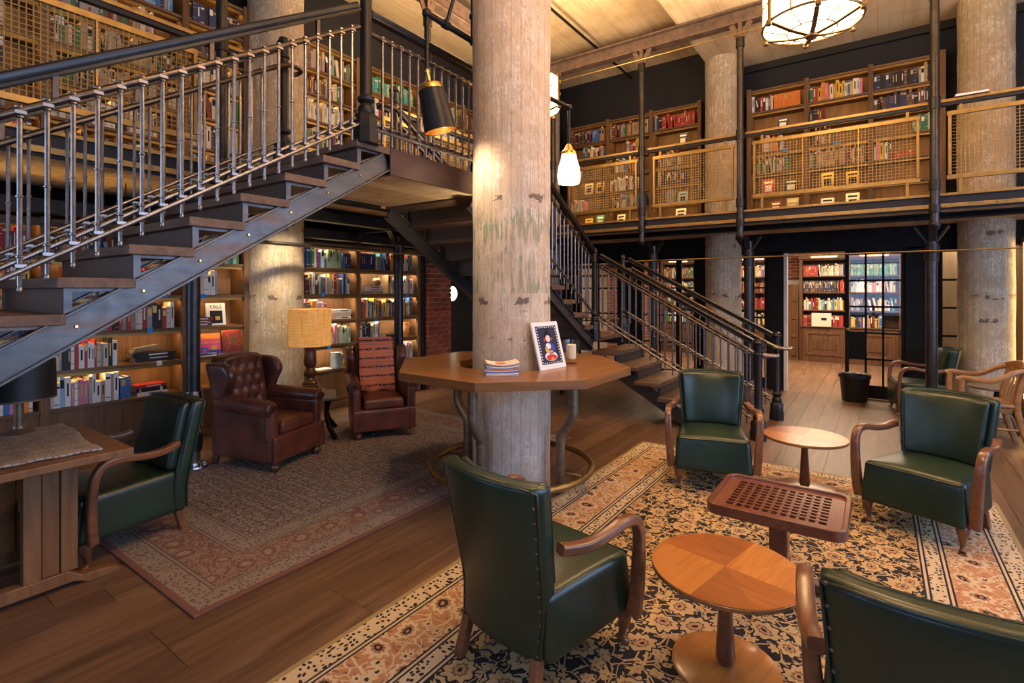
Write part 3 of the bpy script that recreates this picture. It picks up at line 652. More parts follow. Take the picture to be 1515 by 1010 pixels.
# adjoining room
slab('wall_annex',(14.1,14.2,YR,YL,0,2.9),'plaster_white'); slab('ceiling_annex',(XF+0.12,14.2,YR,YL,2.80,2.9),'plaster_white')
slab('wall_annex_side',(XF+0.1,14.2,6.3,6.4,0,2.8),'mortar')
slab('wall_annex_right',(XF+0.1,14.2,-3.2,-3.1,0,2.8),'plaster_white')
area('added_annex_light',(11.4,0.5,2.74),(11.4,0.5,0),2.2,2.2,260,(1.0,0.74,0.50))  # assumed ceiling light out of view, added to brighten the adjoining room
area('added_annex_light',(11.6,3.8,2.74),(11.6,3.8,0),2.0,2.0,120,(1.0,0.72,0.45))  # second assumed light of the adjoining room, likewise added out of view
# brick pier and dark door past the end of the lower bookcase
pr=MB().box(6.06,6.56,5.93,6.44,0,2.5); pier=struct('wall_pier',pr,'mortar')
bm_={}
def brick(par,c,sz):
    k=tuple(round(q,3) for q in sz)
    if k not in bm_: bm_[k]=MB().box(-sz[0]/2,sz[0]/2,-sz[1]/2,sz[1]/2,-sz[2]/2,sz[2]/2).mesh('brick','brick_red')
    o=obj('brick',bm_[k],par); o.location=c
hc=0.078
for i in range(32):
    z=0.006+hc*(i+0.5); fullf = i%2==0
    xs_=[(6.055,6.165),(6.175,6.375),(6.385,6.565)] if fullf else [(6.055,6.265),(6.275,6.465),(6.475,6.565)]
    for a,b in xs_: brick(pier,((a+b)/2,5.93,z),(b-a,0.03+0.004*rs.random(),hc-0.012))
    for a,b in ([(5.92,6.12),(6.13,6.33)] if fullf else [(5.92,6.02),(6.03,6.23),(6.24,6.40)]): brick(pier,(6.06,(a+b)/2,z),(0.03,b-a,hc-0.012))
slab('wall_left_return',(5.99,6.045,6.0,YL,0,GZ-0.14),'blue_steel')
dr=struct('door_2',MB().box(6.60,7.55,6.22,6.27,0,2.2),'blue_steel',None,None,0.004)
pt=MB().lathe([(0.001,0),(0.135,0)],n=28); 
pw=MB()
pw.cyl((6.93,6.215,1.55),(6.93,6.22,1.55),0.135,n=28); pw.build('porthole','porthole_lit',dr)
ring=MB().tube([(6.93+0.145*cos(2*pi*i/28),6.212,1.55+0.145*sin(2*pi*i/28)) for i in range(28)],0.014,8,True); ring.build('porthole_ring','black_iron',dr,60)
slab('wall_left_dark',(6.56,XF,6.3,YL,0,GZ-0.14),'black_paint')
# ================================================================ STAIRS
G, RZ = 0.268, 0.166
NY, FY = 3.0, 4.1                                     # near and far side of the upper flights
def flight(t, O, up, sd, w, k0, k1, g=G, sheet='perforated_sheet', str_mat='stringer_steel', nosing=0.03, over=0.045):
    # treads k0..k1; tread k spans up-distance [(k-1)g,kg] from O; sd points from near side to far side
    O=Vector(O); up=Vector(up); sd=Vector(sd); Z=Vector((0,0,1))
    for k in range(k0,k1+1):
        c=O+up*((k-0.5)*g-nosing/2)+sd*(w/2)+Z*(RZ*k-0.024)
        MB().obox(c,up*((g+nosing)/2),sd*(w/2+over),Z*0.024).build('tread','tread_wood',t,None,0.004)
        a=O+up*((k-1)*g+0.01)
        MB().obox(a+sd*(w/2)+Z*(RZ*(k-0.5)-0.03),up*0.004,sd*(w/2-0.01),Z*(RZ/2-0.022)).build('riser',sheet,t)
        for s in (0.0,w):                              # triangular plate bracket with a triangular opening
            y0=RZ*(k-1)+0.0; y1=RZ*k-0.048
            outer=[((k-1)*g,y0),((k-1)*g,y1),(k*g-0.02,y1)]
            def ins(p,q=0.62):
                cx=sum(x for x,_ in outer)/3; cy=sum(y for _,y in outer)/3; return (cx+(p[0]-cx)*q,cy+(p[1]-cy)*q)
            inner=[ins(p) for p in outer]; b=MB()
            for i in range(3):
                p,q=outer[i],outer[(i+1)%3]; r_,s_=inner[(i+1)%3],inner[i]
                b.prism([p,q,r_,s_],0.02,O+sd*(s-0.01),up,Z,sd)
            b.build('tread_bracket',str_mat,t)
    for s in (0.0,w):
        p0=O+up*((k0-1)*g-0.02)+Z*(RZ*(k0-1)-0.09)+sd*s; p1=O+up*(k1*g)+Z*(RZ*k1-0.09)+sd*s
        m=MB(); m.beam(p0,p1,0.018,0.118)
        tdir=(p1-p0).normalized(); nrm=tdir.cross(sd).normalized()
        if nrm.z<0: nrm=-nrm
        for q in (0.062,-0.062): m.beam(p0+nrm*q,p1+nrm*q,0.07,0.012,tuple(nrm))
        st=m.build('stringer',str_mat,t,None,0.002)
        bl=MB(); L=(p1-p0).length; sg=-1 if s==0 else 1
        for i in range(int(L/0.31)+1):
            q=p0+tdir*(0.12+i*0.31)+sd*(0.009*sg)
            if (q-p0).length<L-0.05: bl.cyl(q,q+sd*(0.010*sg),0.009,0.006,8)
        tag(bl.build('bolts','bright_brass',st,40),kind='stuff')
BAL={}
def bal_mesh(n=8):
    if 'b' not in BAL:
        m=MB(); m.lathe([(0.0085,0.215),(0.0095,0.28),(0.0095,0.955)],n=n)
        for z in (0.60,0.345,0.27): m.lathe([(0.010,z-0.006),(0.014,z-0.003),(0.014,z+0.003),(0.010,z+0.006)],n=n)
        m.lathe([(0.004,0.188),(0.011,0.198),(0.011,0.21),(0.007,0.217)],n=n)
        for z in (0.955,0.305): m.box(-0.019,0.019,-0.019,0.019,z-0.007,z+0.007)
        m.lathe([(0.017,0.975),(0.017,0.983),(0.006,0.99)],n=n); m.lathe([(0.009,0.93),(0.014,0.935),(0.014,0.942),(0.009,0.946)],n=n)
        BAL['b']=m.mesh('baluster','steel_pipe',40)
    return BAL['b']
HR0=[(-0.034,0.0),(-0.034,0.016),(-0.026,0.022),(-0.030,0.030),(-0.036,0.044),(-0.036,0.060),(-0.026,0.072),(0.026,0.072),(0.036,0.060),(0.036,0.044),(0.030,0.030),(0.026,0.022),(0.034,0.016),(0.034,0.0)]
HR=[(a*0.74,b*0.80) for a,b in HR0]
def railing(t, P0, P1, inside, step=0.0893, skip0=0.04, skip1=0.04, ext=0, drop_pipe=True, b0=0.0):
    # P0,P1 lie on the slope line; inside: unit vector towards the walking side
    P0=Vector(P0);P1=Vector(P1);Z=Vector((0,0,1));ins=Vector(inside)
    h=MB().sweep([P0+Z*1.075,P1+Z*1.075],HR,(0,0,1),fixed=True).build('handrail','rail_black',t,35)
    MB().cyl(P0+Z*0.965,P1+Z*0.965,0.0175,n=12).build('upper_pipe','rail_iron',h,40)
    for dz,off in ((0.285,-0.012),(0.33,0.022)): MB().cyl(P0+Z*dz+ins*off,P1+Z*dz+ins*off,0.012,n=10).build('lower_pipe','steel_pipe',h,40)
    L=Vector((P1.x-P0.x,P1.y-P0.y,0)).length; n=int((L-skip0-skip1)/step)
    for i in range(n+1):
        q=P0.lerp(P1,(skip0+i*step)/L); b=obj('baluster',bal_mesh(),h); b.location=q
    for i in range(max(1,int(L/0.6))):
        q=P0.lerp(P1,(i+0.5)/max(1,int(L/0.6))); MB().box(-0.011,0.011,-0.011,0.011,0.975,1.08).build('strut','rail_iron',h).location=q
    return h
def newel(par, loc, h=1.09, big=1.0, name='newel'):
    m=MB(); k=big
    m.lathe([(0.085*k,0),(0.085*k,0.10),(0.078*k,0.105),(0.078*k,0.19),(0.06*k,0.215)],n=8,rot=pi/8)
    m.lathe([(0.05*k,0.215),(0.056*k,0.235),(0.05*k,0.262),(0.036*k,0.285),(0.056*k,0.305),(0.058*k,0.325),(0.045*k,0.338),(0.041*k,0.35),(0.039*k,h-0.19),(0.048*k,h-0.18),(0.048*k,h-0.165),(0.041*k,h-0.155),(0.042*k,h-0.07),(0.052*k,h-0.06),(0.052*k,h-0.045),(0.042*k,h-0.035),(0.036*k,h-0.012),(0.014*k,h)],n=20)
    o=m.build(name,'black_iron',par,35); o.location=loc; return o
sa=thing('staircase','steel and wood stair flight climbing from left up to landing','stairs',(0,0,0))
flight(sa,(-1.68,NY,0),(1,0,0),(0,1,0),FY-NY,1,16)
S=lambda x:0.618*(x+1.68)+0.0
h=railing(sa,(-1.6,NY-0.03,0.05),(2.34,NY-0.03,2.485),(0,1,0))
newel(h,(2.40,NY-0.03,2.64),1.22,1.05)
h2=railing(sa,(-1.6,FY+0.03,0.05),(2.40,FY+0.03,2.52),(0,-1,0))
newel(h2,(2.47,FY+0.03,2.64),1.12,1.0)
cu=[(2.38,FY-0.05,3.46),(2.47,FY-0.05,3.50),(2.56,FY-0.05,3.50),(2.60,FY-0.02,3.50),(2.60,FY+0.02,3.49),(2.57,FY+0.04,3.47)]
MB().tube(smoothpath(cu,4),0.019,10).build('pipe_return','rail_iron',h2,40)
pc=MB().cyl((-1.6,FY-0.05,0.05+0.95),(2.38,FY-0.05,3.46),0.019,n=10).build('grab_pipe','rail_iron',h2,40)
# landing
ld=thing('stair_landing','timber boarded stair landing with brown steel edge above octagonal table','landing')
MB().box(2.612,3.62,NY-0.03,GY-0.005,GZ-0.052,GZ-0.004).build('deck','tread_wood',ld); MB().box(2.34,2.612,FY+0.05,GY-0.005,GZ-0.052,GZ-0.004).build('deck_strip','tread_wood',ld)
MB().box(2.612,3.60,NY-0.045,NY-0.03,GZ-0.20,GZ).build('fascia','fascia_steel',ld,None,0.002)
for i in range(8):
    y=NY-0.026+0.141*i; MB().box(2.63,3.60,y+0.0015,y+0.1385,GZ-0.20,GZ-0.185).build('soffit_plank','soffit_board',ld)
MB().box(3.60,3.62,NY-0.045,FY+0.03,GZ-0.20,GZ-0.05).build('end_plate','fascia_steel',ld)
MB().box(2.63,3.6,FY+0.115,FY+0.135,GZ-0.2,GZ-0.055).build('back_plate','black_iron',ld)
spot('added_landing_light',tuple(W(0.0,4.70,1.96)),(3.05,3.70,2.46),34,WARM2,radians(140),0.8,0.05)  # added light with a made-up can behind the column, brightens the landing underside
ul_=thing('added_column_uplight','small black uplight added at the back of the front column','lamp',tuple(W(0.0,4.685,0)),ANG-pi/2)
MB().cyl((0,0,1.80),(0,0.0,1.93),0.045,n=16).build('can','black_iron',ul_,40); MB().box(-0.02,0.02,-0.05,0.0,1.84,1.88).build('bracket','black_iron',ul_); MB().cyl((0,0,1.931),(0,0,1.936),0.036,n=16).build('lens','spot_lit',ul_)
lr=railing(ld,(2.44,NY-0.03,2.475),(3.62,NY-0.03,2.475),(0,1,0),skip0=0.11)
newel(lr,(3.66,NY-0.03,2.64),1.12,0.9)
# flight from landing down towards the far gallery
sb=thing('staircase','open stair flight descending from landing behind the front column','stairs')
flight(sb,(3.60+15*G,NY,0),(-1,0,0),(0,1,0),FY-NY,7,15)
h=railing(sb,(3.70,NY-0.03,2.44),(5.99,NY-0.03,1.01),(0,1,0),skip0=0.02)
newel(h,(6.03,NY-0.03,0.99),1.16,0.85)
h=railing(sb,(3.72,FY+0.03,2.42),(7.0,FY+0.03,0.97),(0,-1,0)) if False else railing(sb,(3.74,FY+0.03,2.41),(6.0,FY+0.03,1.0),(0,-1,0))
newel(h,(3.70,FY+0.03,2.64),1.10,1.0)
MB().tube(smoothpath([(3.72,FY-0.06,3.42),(3.62,FY-0.06,3.47),(3.52,FY-0.05,3.47),(3.49,FY-0.01,3.47),(3.53,FY+0.03,3.46)],4),0.019,10).build('pipe_return','rail_iron',h,40)
MB().cyl((3.72,FY-0.06,3.42),(5.9,FY-0.06,2.03),0.019,n=10).build('grab_pipe','rail_iron',h,40)
# quarter landing and lowest flight
sc_=thing('staircase','lowest stair flight with wooden treads coming down beside green armchair','stairs')
MB().box(6.01,7.13,NY-0.03,FY+0.06,0.945,0.996).build('quarter_landing','tread_wood',sc_,None,0.004)
MB().box(6.0,6.02,NY,FY,0.83,0.945).build('landing_plate','stringer_steel',sc_); MB().box(7.1,7.12,NY,FY,0.83,0.945).build('landing_plate','stringer_steel',sc_)
for x,y in ((7.08,4.05),): MB().box(x-0.03,x+0.03,y-0.03,y+0.03,0,0.94).build('leg','black_iron',sc_)
G2=0.285
flight(sc_,(6.15,NY-5*G2,0),(0,1,0),(1,0,0),0.84,1,5,G2,'stringer_steel',over=0.14)
h=railing(sc_,(6.02,2.90,0.945),(6.05,1.12,-0.05),(1,0,0)); newel(h,(6.06,1.05,0),1.09,1.0)
def curl(px,py,s,hh):
    MB().tube(smoothpath([(px,py+0.10,0.955),(px,py-0.02,0.90),(px,py-0.12,0.90),(px+0.03*s,py-0.17,0.90),(px+0.08*s,py-0.17,0.90),(px+0.10*s,py-0.12,0.90),(px+0.10*s,py-0.03,0.9),(px+0.07*s,py+0.02,0.9)],5),0.019,10).build('pipe_return','steel_pipe',hh,40)
curl(6.10,1.05,1,h); MB().cyl((6.10,2.9,1.93),(6.10,1.15,0.955),0.019,n=10).build('grab_pipe','rail_iron',h,40)
h=railing(sc_,(7.13,2.98,0.96),(7.15,1.10,-0.05),(-1,0,0)); newel(h,(7.16,1.03,0),1.09,1.0); newel(h,(7.13,3.05,0.99),1.14,0.85)
curl(7.10,1.03,-1,h); MB().cyl((7.09,2.9,1.93),(7.10,1.13,0.955),0.019,n=10).build('grab_pipe','rail_iron',h,40)
h=railing(sc_,(7.13,FY+0.03,0.86),(7.13,3.10,0.86),(-1,0,0)); railing(sc_,(6.05,FY+0.03,0.86),(7.10,FY+0.03,0.86),(0,-1,0))
# ================================================================ BOOKCASES AND BOOKS
t=NT('brick_wall'); v=t.coord('Object'); sx=t.sep(v); cb=t.n.new('ShaderNodeCombineXYZ'); t.l.new(sx[1],cb.inputs[0]); t.l.new(sx[2],cb.inputs[1])
bk=t.n.new('ShaderNodeTexBrick'); t.l.new(cb.outputs[0],bk.inputs['Vector']); bk.inputs['Scale'].default_value=1.0; bk.inputs['Brick Width'].default_value=0.215; bk.inputs['Row Height'].default_value=0.075; bk.inputs['Mortar Size'].default_value=0.006
bk.inputs['Color1'].default_value=(0.28,0.08,0.045,1); bk.inputs['Color2'].default_value=(0.2,0.055,0.03,1); bk.inputs['Mortar'].default_value=(0.4,0.32,0.26,1); t.out(bk.outputs[0],0.9,0,0.2)
BOOKS=[]                                              # every book as data; the ones that show largest become objects of their own
SH=['lowest','second','third','fourth','fifth','top']
def bookcase(name,label,loc,rz,ups,zs,top,base,depth=0.33,wd=('case_oak','case_oak_h'),led='led_strip',uw=0.065,leds=True,plinth=True,valance=True,upright_top=0.03,cove=False):
    t=thing(name,label,'bookcase',loc,rz); L=ups[-1]-ups[0]
    MB().box(ups[0],ups[-1],depth-0.02,depth,0.0,top).build('back_panel',wd[0],t)
    um=MB().box(-uw/2,uw/2,-0.015,depth-0.02,0,top+upright_top).mesh('upright',wd[0])
    for u in ups: obj('upright',um,t,0.003).location=(u,0,0)
    for i in range(len(ups)-1):
        a=ups[i]+uw/2; b=ups[i+1]-uw/2; w=b-a
        sm=MB().box(a,b,0.0,depth-0.02,-0.03,0).mesh('shelf',wd[1]); vm=MB().box(a,b,0.030,0.037,-0.062,-0.03).mesh('valance','brass'); lm=MB().box(a+0.03,b-0.03,0.045,0.062,-0.040,-0.032).mesh('light_strip',led)
        for j,z in enumerate(zs+[top]):
            s=obj('shelf',sm,t,0.003); s.location=(0,0,z)
            if j>0 and leds:
                if valance: obj('valance',vm,s)
                obj('light_strip',lm,s)
        if plinth:
            MB().box(a,b,0.02,0.04,0.09,zs[0]-0.03).build('base_panel',wd[0],t); MB().box(a,b,0.005,0.05,0,0.09).build('plinth',wd[1],t,None,0.004)
            MB().box(a,b,0.005,0.035,0.10,0.14).build('moulding',wd[1],t,None,0.004)
    t['uw']=uw
    if cove: MB().box(ups[0]+0.1,ups[-1]-0.1,0.10,0.13,top+0.002,top+0.014).build('cove_light',led,t)
    return t
PAL={'mix':['white','cream','black','navy','red','grey','tan','blue','white','teal','brown','orange','white','light blue','dark red','yellow'],
 'pale':['white','cream','white','light blue','grey','tan','pink','white','pale green'],'dark':['black','navy','black','brown','dark red','grey'],
 'blues':['navy','blue','grey','navy','light blue'],'reds':['red','red','dark red','red'],'orange':['orange'],'greens':['green','pale green','green','teal'],
 'law':['black','brown','black','navy'],'old':['tan','cream','brown','dark red','tan','grey','green'],'bright':['red','yellow','white','blue','orange','green','white','pink'],'tanmix':['tan','cream','white','cream','tan','brown','grey','black','dark red','navy','green'],'brown':['brown','tan','brown','dark red'],'white':['white','cream','white','grey'],'bw':['black','white','black','grey','white','cream','red']}
rb=random.Random(21)
def shelf(case, where, x0, x1, z, level, segs, hmin=0.20, hmax=0.285, depth=0.33, twid=(0.018,0.046)):
    """segs: (kind, from, to, palette); kinds b = upright row, h = flat stack, f = covers facing out"""
    M_=Matrix.Translation(case.location)@case.rotation_euler.to_matrix().to_4x4(); w=x1-x0; n=0
    for sg in segs:
        kind,f0,f1,pal=sg[:4]; a=x0+0.008+(w-0.016)*f0; b=x0+0.008+(w-0.016)*f1; P=PAL.get(pal,[pal]); same=len(sg)>4
        if kind=='b':
            x=a; hb=rb.uniform(hmin,hmax); wb=rb.uniform(*twid); lean_next=False
            while x<b-0.012:
                tw=wb if same else rb.uniform(*twid); 
                if x+tw>b: break
                hh=hb if same else rb.uniform(hmin,hmax); dd=rb.uniform(0.15,0.205); col=rb.choice(P); lean=0
                if not same and rb.random()<0.05 and x+tw+hh*0.22<b:
                    lean=-rb.uniform(0.12,0.2)
                    adv=tw*cos(lean)+hh*sin(-lean)
                    n+=1; BOOKS.append(dict(M=M_@Matrix.Translation((x+hh*sin(-lean)+tw*cos(lean)/2,0.03+rb.uniform(0,0.02),z))@Matrix.Rotation(lean,4,'Y')@Matrix.Translation((0,0,0.0+tw/2*sin(-lean))),dim=(tw,dd,hh),col=col,where=where,level=level,n=n,kind='b'))
                    x+=adv+0.002; continue
                n+=1
                BOOKS.append(dict(M=M_@Matrix.Translation((x+tw/2,0.025+rb.uniform(0,0.02),z)),dim=(tw,dd,hh),col=col,where=where,level=level,n=n,kind='b')); x+=tw+0.001
        elif kind=='h':
            zz=z; k=0
            for q in range(sg[4] if len(sg)>4 else rb.randint(3,4)):
                tw=rb.uniform(0.022,0.042); hh=min(b-a,rb.uniform(0.24,0.30)) if b-a<0.34 else (b-a)*rb.uniform(0.85,1.0); k+=1
                BOOKS.append(dict(M=M_@Matrix.Translation(((a+b)/2-hh/2+rb.uniform(-0.006,0.006),0.03+rb.uniform(0,0.015),zz+tw/2))@Matrix.Rotation(pi/2,4,'Y')@Matrix.Translation((0,0,0)),dim=(tw,0.2,hh),col=rb.choice(P),where=where,level=level,n=k,kind='h')); zz+=tw
        elif kind=='f':
            m=max(1,int((b-a)/0.24)); 
            for q in range(m):
                cx=a+(b-a)*(q+0.5)/m; hh=rb.uniform(0.20,0.26); tw=rb.uniform(0.15,0.19); n+=1
                # leaning back against a row; cover plane faces the room
                BOOKS.append(dict(M=M_@Matrix.Translation((cx,0.075+0.0,z+0.002))@Matrix.Rotation(-0.2,4,'X'),dim=(tw,0.022,hh),col=rb.choice(P),where=where,level=level,n=n,kind='f'))
LZ=[0.53,0.87,1.21,1.555,1.91]
lc1=bookcase('bookcase','oak bookcase with lit shelves behind the desk and buttoned leather armchair',(0,6.07,0),0,[0.22,1.36,2.505,3.16],LZ,2.25,0.53)
lc2=bookcase('bookcase','oak bookcase with lit shelves between the back column and brick pier',(0,6.07,0),0,[3.84,4.76,5.955],LZ,2.25,0.53,led='led_strip_white')
def rowset(case,where,x0,x1,zs,specs,**kw):
    for j,(z,s) in enumerate(zip(zs,specs)):
        if s: shelf(case,where,x0+case['uw']/2,x1-case['uw']/2,z,j,s,**kw)
rowset(lc1,'bay behind the desk lamp',0.22,1.36,LZ,[[('b',0.3,0.98,'bright')],[('b',0.2,0.9,'mix')],[('b',0.3,0.95,'dark')],[('b',0.3,0.95,'mix')],[('b',0.2,0.95,'reds')]])
rowset(lc1,'bay behind the desk chair',1.36,2.505,LZ,[[('b',0,0.50,'pale'),('b',0.5,0.60,'blue'),('h',0.62,0.90,'bw',3)],[('b',0,0.48,'bw'),('h',0.60,0.97,'black',3)],[('b',0.08,0.98,'bw')],[('b',0.1,0.5,'mix'),('b',0.55,0.8,'red'),('b',0.8,0.95,'white')],[('b',0,0.9,'mix')]])
rowset(lc1,'bay beside the pipe post',2.505,3.16,LZ,[[('b',0,0.20,'bright')],[('h',0.06,0.52,'white',1),('h',0.56,0.95,'white',1)],[('h',0.0,0.44,'dark red',3)],[('b',0.0,0.55,'white')],[('b',0,0.97,'greens')]])
rowset(lc2,'bay right of the back column',3.84,4.76,LZ,[[],[('b',0,0.97,'pale')],[('b',0,0.50,'bright'),('h',0.62,0.95,'white',4)],[('b',0,0.93,'mix')],[('b',0,0.2,'blues',1),('b',0.2,0.5,'bright'),('b',0.5,0.76,'pale green',1),('b',0.78,0.96,'blues',1)]])
rowset(lc2,'bay next to the brick pier',4.76,5.955,LZ,[[('b',0.3,0.97,'pale')],[('b',0,0.42,'bw'),('h',0.45,0.70,'black',2)],[('b',0,0.97,'mix')],[('b',0,0.05,'tan'),('h',0.08,0.42,'white',3),('b',0.5,0.97,'pale')],[('b',0,0.28,'navy',1),('b',0.28,0.96,'mix')]])
UZ=[0.18,0.52,0.86,1.20,1.54,1.88]; UT=2.24
ul=[0.22,1.36,2.505,3.16]; ul2=[3.84,4.76,5.955,7.08,8.2]
uc1=bookcase('bookcase','oak bookcase on the left gallery behind wire mesh and stair rail',(0,6.07,GZ),0,ul,UZ,UT,0.18,led='led_strip_dim')
uc2=bookcase('bookcase','oak bookcase on the left gallery seen through the landing balusters',(0,6.07,GZ),0,ul2,UZ,UT,0.18,led='led_strip_dim')
pn=['old','mix','old','pale','blues','old']
for c_,u_,nm in ((uc1,ul,['first mesh bay of left gallery','second mesh bay of left gallery','left gallery bay left of column']),(uc2,ul2,['left gallery bay right of column','left gallery bay behind the landing newel','left gallery bay above the spot lamp','left gallery bay nearest front column'])):
    for i in range(len(u_)-1):
        sp=[]
        for j in range(6):
            f1=rb.choice([0.97,0.97,0.8,0.6]); sp.append([('b',0.0,f1,rb.choice(['old','tanmix','white','old','tanmix','mix']))])
        if c_ is uc1 and i==2: sp[5]=[('b',0,0.97,'law',1)]; sp[4]=[('b',0,0.97,'law',1)]
        if c_ is uc1 and i==1: sp[5]=[('b',0.0,0.4,'old'),('b',0.45,0.97,'blues')]
        if c_ is uc2 and i==1: sp[5]=[('b',0,0.2,'navy',1),('b',0.22,0.97,'greens')]; sp[4]=[('b',0,0.8,'bright')]
        rowset(c_,nm[i],u_[i],u_[i+1],UZ,sp)
# far gallery: local x runs to the right as seen, i.e. towards -Y
fa=[5.14,4.29,3.42,2.55]; fb=[1.75,0.917,0.09,-0.73]
fc1=bookcase('bookcase','oak bookcase on the far gallery left of column with red volumes',(9.27,fa[0],GZ),-pi/2,[fa[0]-y for y in fa],UZ,UT,0.18,led='led_strip_dim')
fc2=bookcase('bookcase','oak bookcase on the far gallery right of column with orange volumes',(9.27,fb[0],GZ),-pi/2,[fb[0]-y for y in fb],UZ,UT,0.18,led='led_strip_dim')
A=[fa[0]-y for y in fa]; B=[fb[0]-y for y in fb]; tw=(0.02,0.05)
rowset(fc1,'far gallery bay nearest front column',A[0],A[1],UZ,[[('f',0.3,0.95,'mix')],[('b',0.0,0.4,'pale')],[('f',0.3,0.95,'mix')],[('b',0.0,0.5,'mix')],[('b',0.35,0.98,'mix')],[('b',0,0.6,'dark',1),('b',0.6,0.8,'blue'),('b',0.8,0.97,'tan')]])
rowset(fc1,'middle far gallery bay left of column',A[1],A[2],UZ,[[('f',0.1,0.4,'white')],[('b',0.05,0.9,'mix')],[('b',0.0,0.7,'bw')],[('b',0.1,0.8,'mix')],[('b',0.4,0.75,'mix')],[('b',0,0.97,'old')]])
rowset(fc1,'far gallery bay of red volumes',A[2],A[3],UZ,[[('f',0.3,0.9,'bw')],[('b',0.3,0.45,'grey'),('f',0.5,0.8,'light blue')],[('b',0.1,0.75,'dark')],[('b',0.1,0.6,'old')],[('f',0.35,0.95,'navy')],[('b',0,0.18,'dark'),('b',0.18,0.97,'reds')]])
rowset(fc2,'far gallery bay of orange volumes',B[0],B[1],UZ,[[('f',0.3,0.95,'mix')],[('f',0.1,0.97,'bw')],[('b',0.1,0.75,'old')],[('b',0.2,0.6,'mix')],[('f',0.3,0.9,'blues')],[('b',0,0.42,'bw'),('b',0.44,0.97,'orange',1)]])
rowset(fc2,'middle far gallery bay right of column',B[1],B[2],UZ,[[('f',0.1,0.97,'bright')],[('f',0.1,0.97,'yellow')],[('b',0.0,0.97,'old')],[('b',0.1,0.4,'old')],[('b',0,0.3,'dark')],[('b',0,0.97,'bright')]])
rowset(fc2,'far gallery bay beside right pipe post',B[2],B[3],UZ,[[],[],[('b',0.0,0.3,'bright'),('h',0.32,0.62,'reds',3)],[('b',0.6,0.97,'greens')],[('b',0,0.97,'law')],[('b',0,0.7,'law',1),('b',0.7,0.97,'mix')]])
lr_=bookcase('bookcase','lit oak bookcase at the far right edge under the gallery',(8.98,-1.53,0),-pi/2,[0,1.0,2.0],LZ,2.25,0.53,wd=('case_oak','case_oak_y'))
MB().box(-0.040,-0.033,0.0,0.014,0.25,2.2).build('assumed_edge_strip','led_strip',lr_)  # assumed strip, read off the glow beside the right column
rowset(lr_,'bay at the right edge',0,1.0,LZ,[[('b',0,0.6,'mix')],[('b',0.05,0.5,'mix')],[('b',0.1,0.8,'white')],[('b',0,0.7,'mix')],[('b',0,0.9,'pale')]])
# adjoining room: darker library cases with panelled bases
AZ=[0.80,1.17,1.57,1.94]
def annex_case(label,y0,ups,rows_):
    t=bookcase('bookcase',label,(13.55,y0,0),-pi/2,ups,AZ,2.32,0.8,0.38,('dark_oak','dark_oak'),leds=False,plinth=False)
    for i in range(len(ups)-1):
        a,b=ups[i]+0.035,ups[i+1]-0.035
        MB().box(a,b,-0.06,0.36,0,0.77).build('cabinet','dark_oak',t,None,0.004)
        f=MB(); f.box(a+0.06,b-0.06,-0.075,-0.06,0.14,0.2).box(a+0.06,b-0.06,-0.075,-0.06,0.62,0.68).box(a+0.06,a+0.12,-0.075,-0.06,0.2,0.62).box(b-0.12,b-0.06,-0.075,-0.06,0.2,0.62); f.build('door_frame','dark_oak',t,None,0.004)
        MB().box(a+0.2,b-0.2,-0.07,-0.06,0.28,0.54).build('door_panel','dark_oak',t,None,0.006)
        MB().box(a-0.03,b+0.03,-0.085,0.36,0.77,0.80).build('counter','dark_oak',t,None,0.004)
        MB().box(a+0.15,b-0.15,-0.12,-0.06,2.36,2.40).build('picture_light','brass',t); MB().box(a+0.18,b-0.18,-0.11,-0.07,2.352,2.36).build('light_strip','spot_lit',t)
    MB().box(ups[0]-0.05,ups[-1]+0.05,-0.06,0.36,2.32,2.45).build('cornice','dark_oak',t,None,0.006)
    for i,sp in enumerate(rows_): rowset(t,label.split(' room ')[0].replace('dark library case in the adjoining','adjoining')+' room bay %d'%(i+1),ups[i],ups[i+1],AZ,sp)
    return t
annex_case('dark library case in the adjoining room seen through the open doorway',1.45,[0,0.92,1.84,2.76,3.68],[
 [[('b',0,0.97,'reds',1)],[('b',0,0.97,'mix')],[('b',0,0.85,'law',1),('b',0.86,0.97,'reds')],[('b',0,0.35,'reds',1),('b',0.36,0.97,'pale')]],
 [[('b',0,0.7,'mix')],[('b',0,0.97,'mix')],[('b',0,0.97,'pale')],[('b',0,0.97,'greens',1)]],
 [[('b',0.2,0.8,'tan')],[('b',0,0.9,'mix')],[('b',0,0.97,'bw')],[('b',0,0.97,'reds')]],
 [[('b',0,0.9,'pale')],[('b',0,0.97,'blues')],[('b',0,0.97,'cream',1)],[('b',0,0.97,'reds',1)]]])
annex_case('dark library case in the adjoining room seen behind the stairs and far column',4.7,[0,0.9,1.8,2.7],[
 [[('b',0,0.9,'mix')],[('b',0,0.97,'old')],[('b',0,0.97,'bright')],[('b',0,0.97,'old')]],
 [[('b',0,0.9,'old')],[('b',0,0.97,'pale')],[('b',0,0.5,'reds',1),('b',0.5,0.97,'orange',1)],[('b',0,0.97,'yellow')]],
 [[('b',0,0.9,'mix')],[('b',0,0.97,'reds')],[('b',0,0.97,'brown')],[('b',0,0.97,'bright')]]])
wp_=MB()
wp_.box(13.6,13.64,1.5,2.0,0,1.75); pnl=struct('wall_panelling',wp_,'dark_oak')
for i in range(4): MB().box(13.58,13.6,1.5,2.0,0.1+0.42*i,0.18+0.42*i).build('rail','dark_oak',pnl)
for i in range(4): MB().box(13.575,13.6,1.5+0.15*i,1.54+0.15*i,0,1.75).build('stile','dark_oak',pnl)
struct('wall_annex_brick',MB().box(14.0,14.09,1.4,2.1,1.9,2.8).box(13.6,13.7,4.8,6.3,0,2.8).box(13.98,14.09,-3.1,1.4,2.45,2.8),'brick_wall')
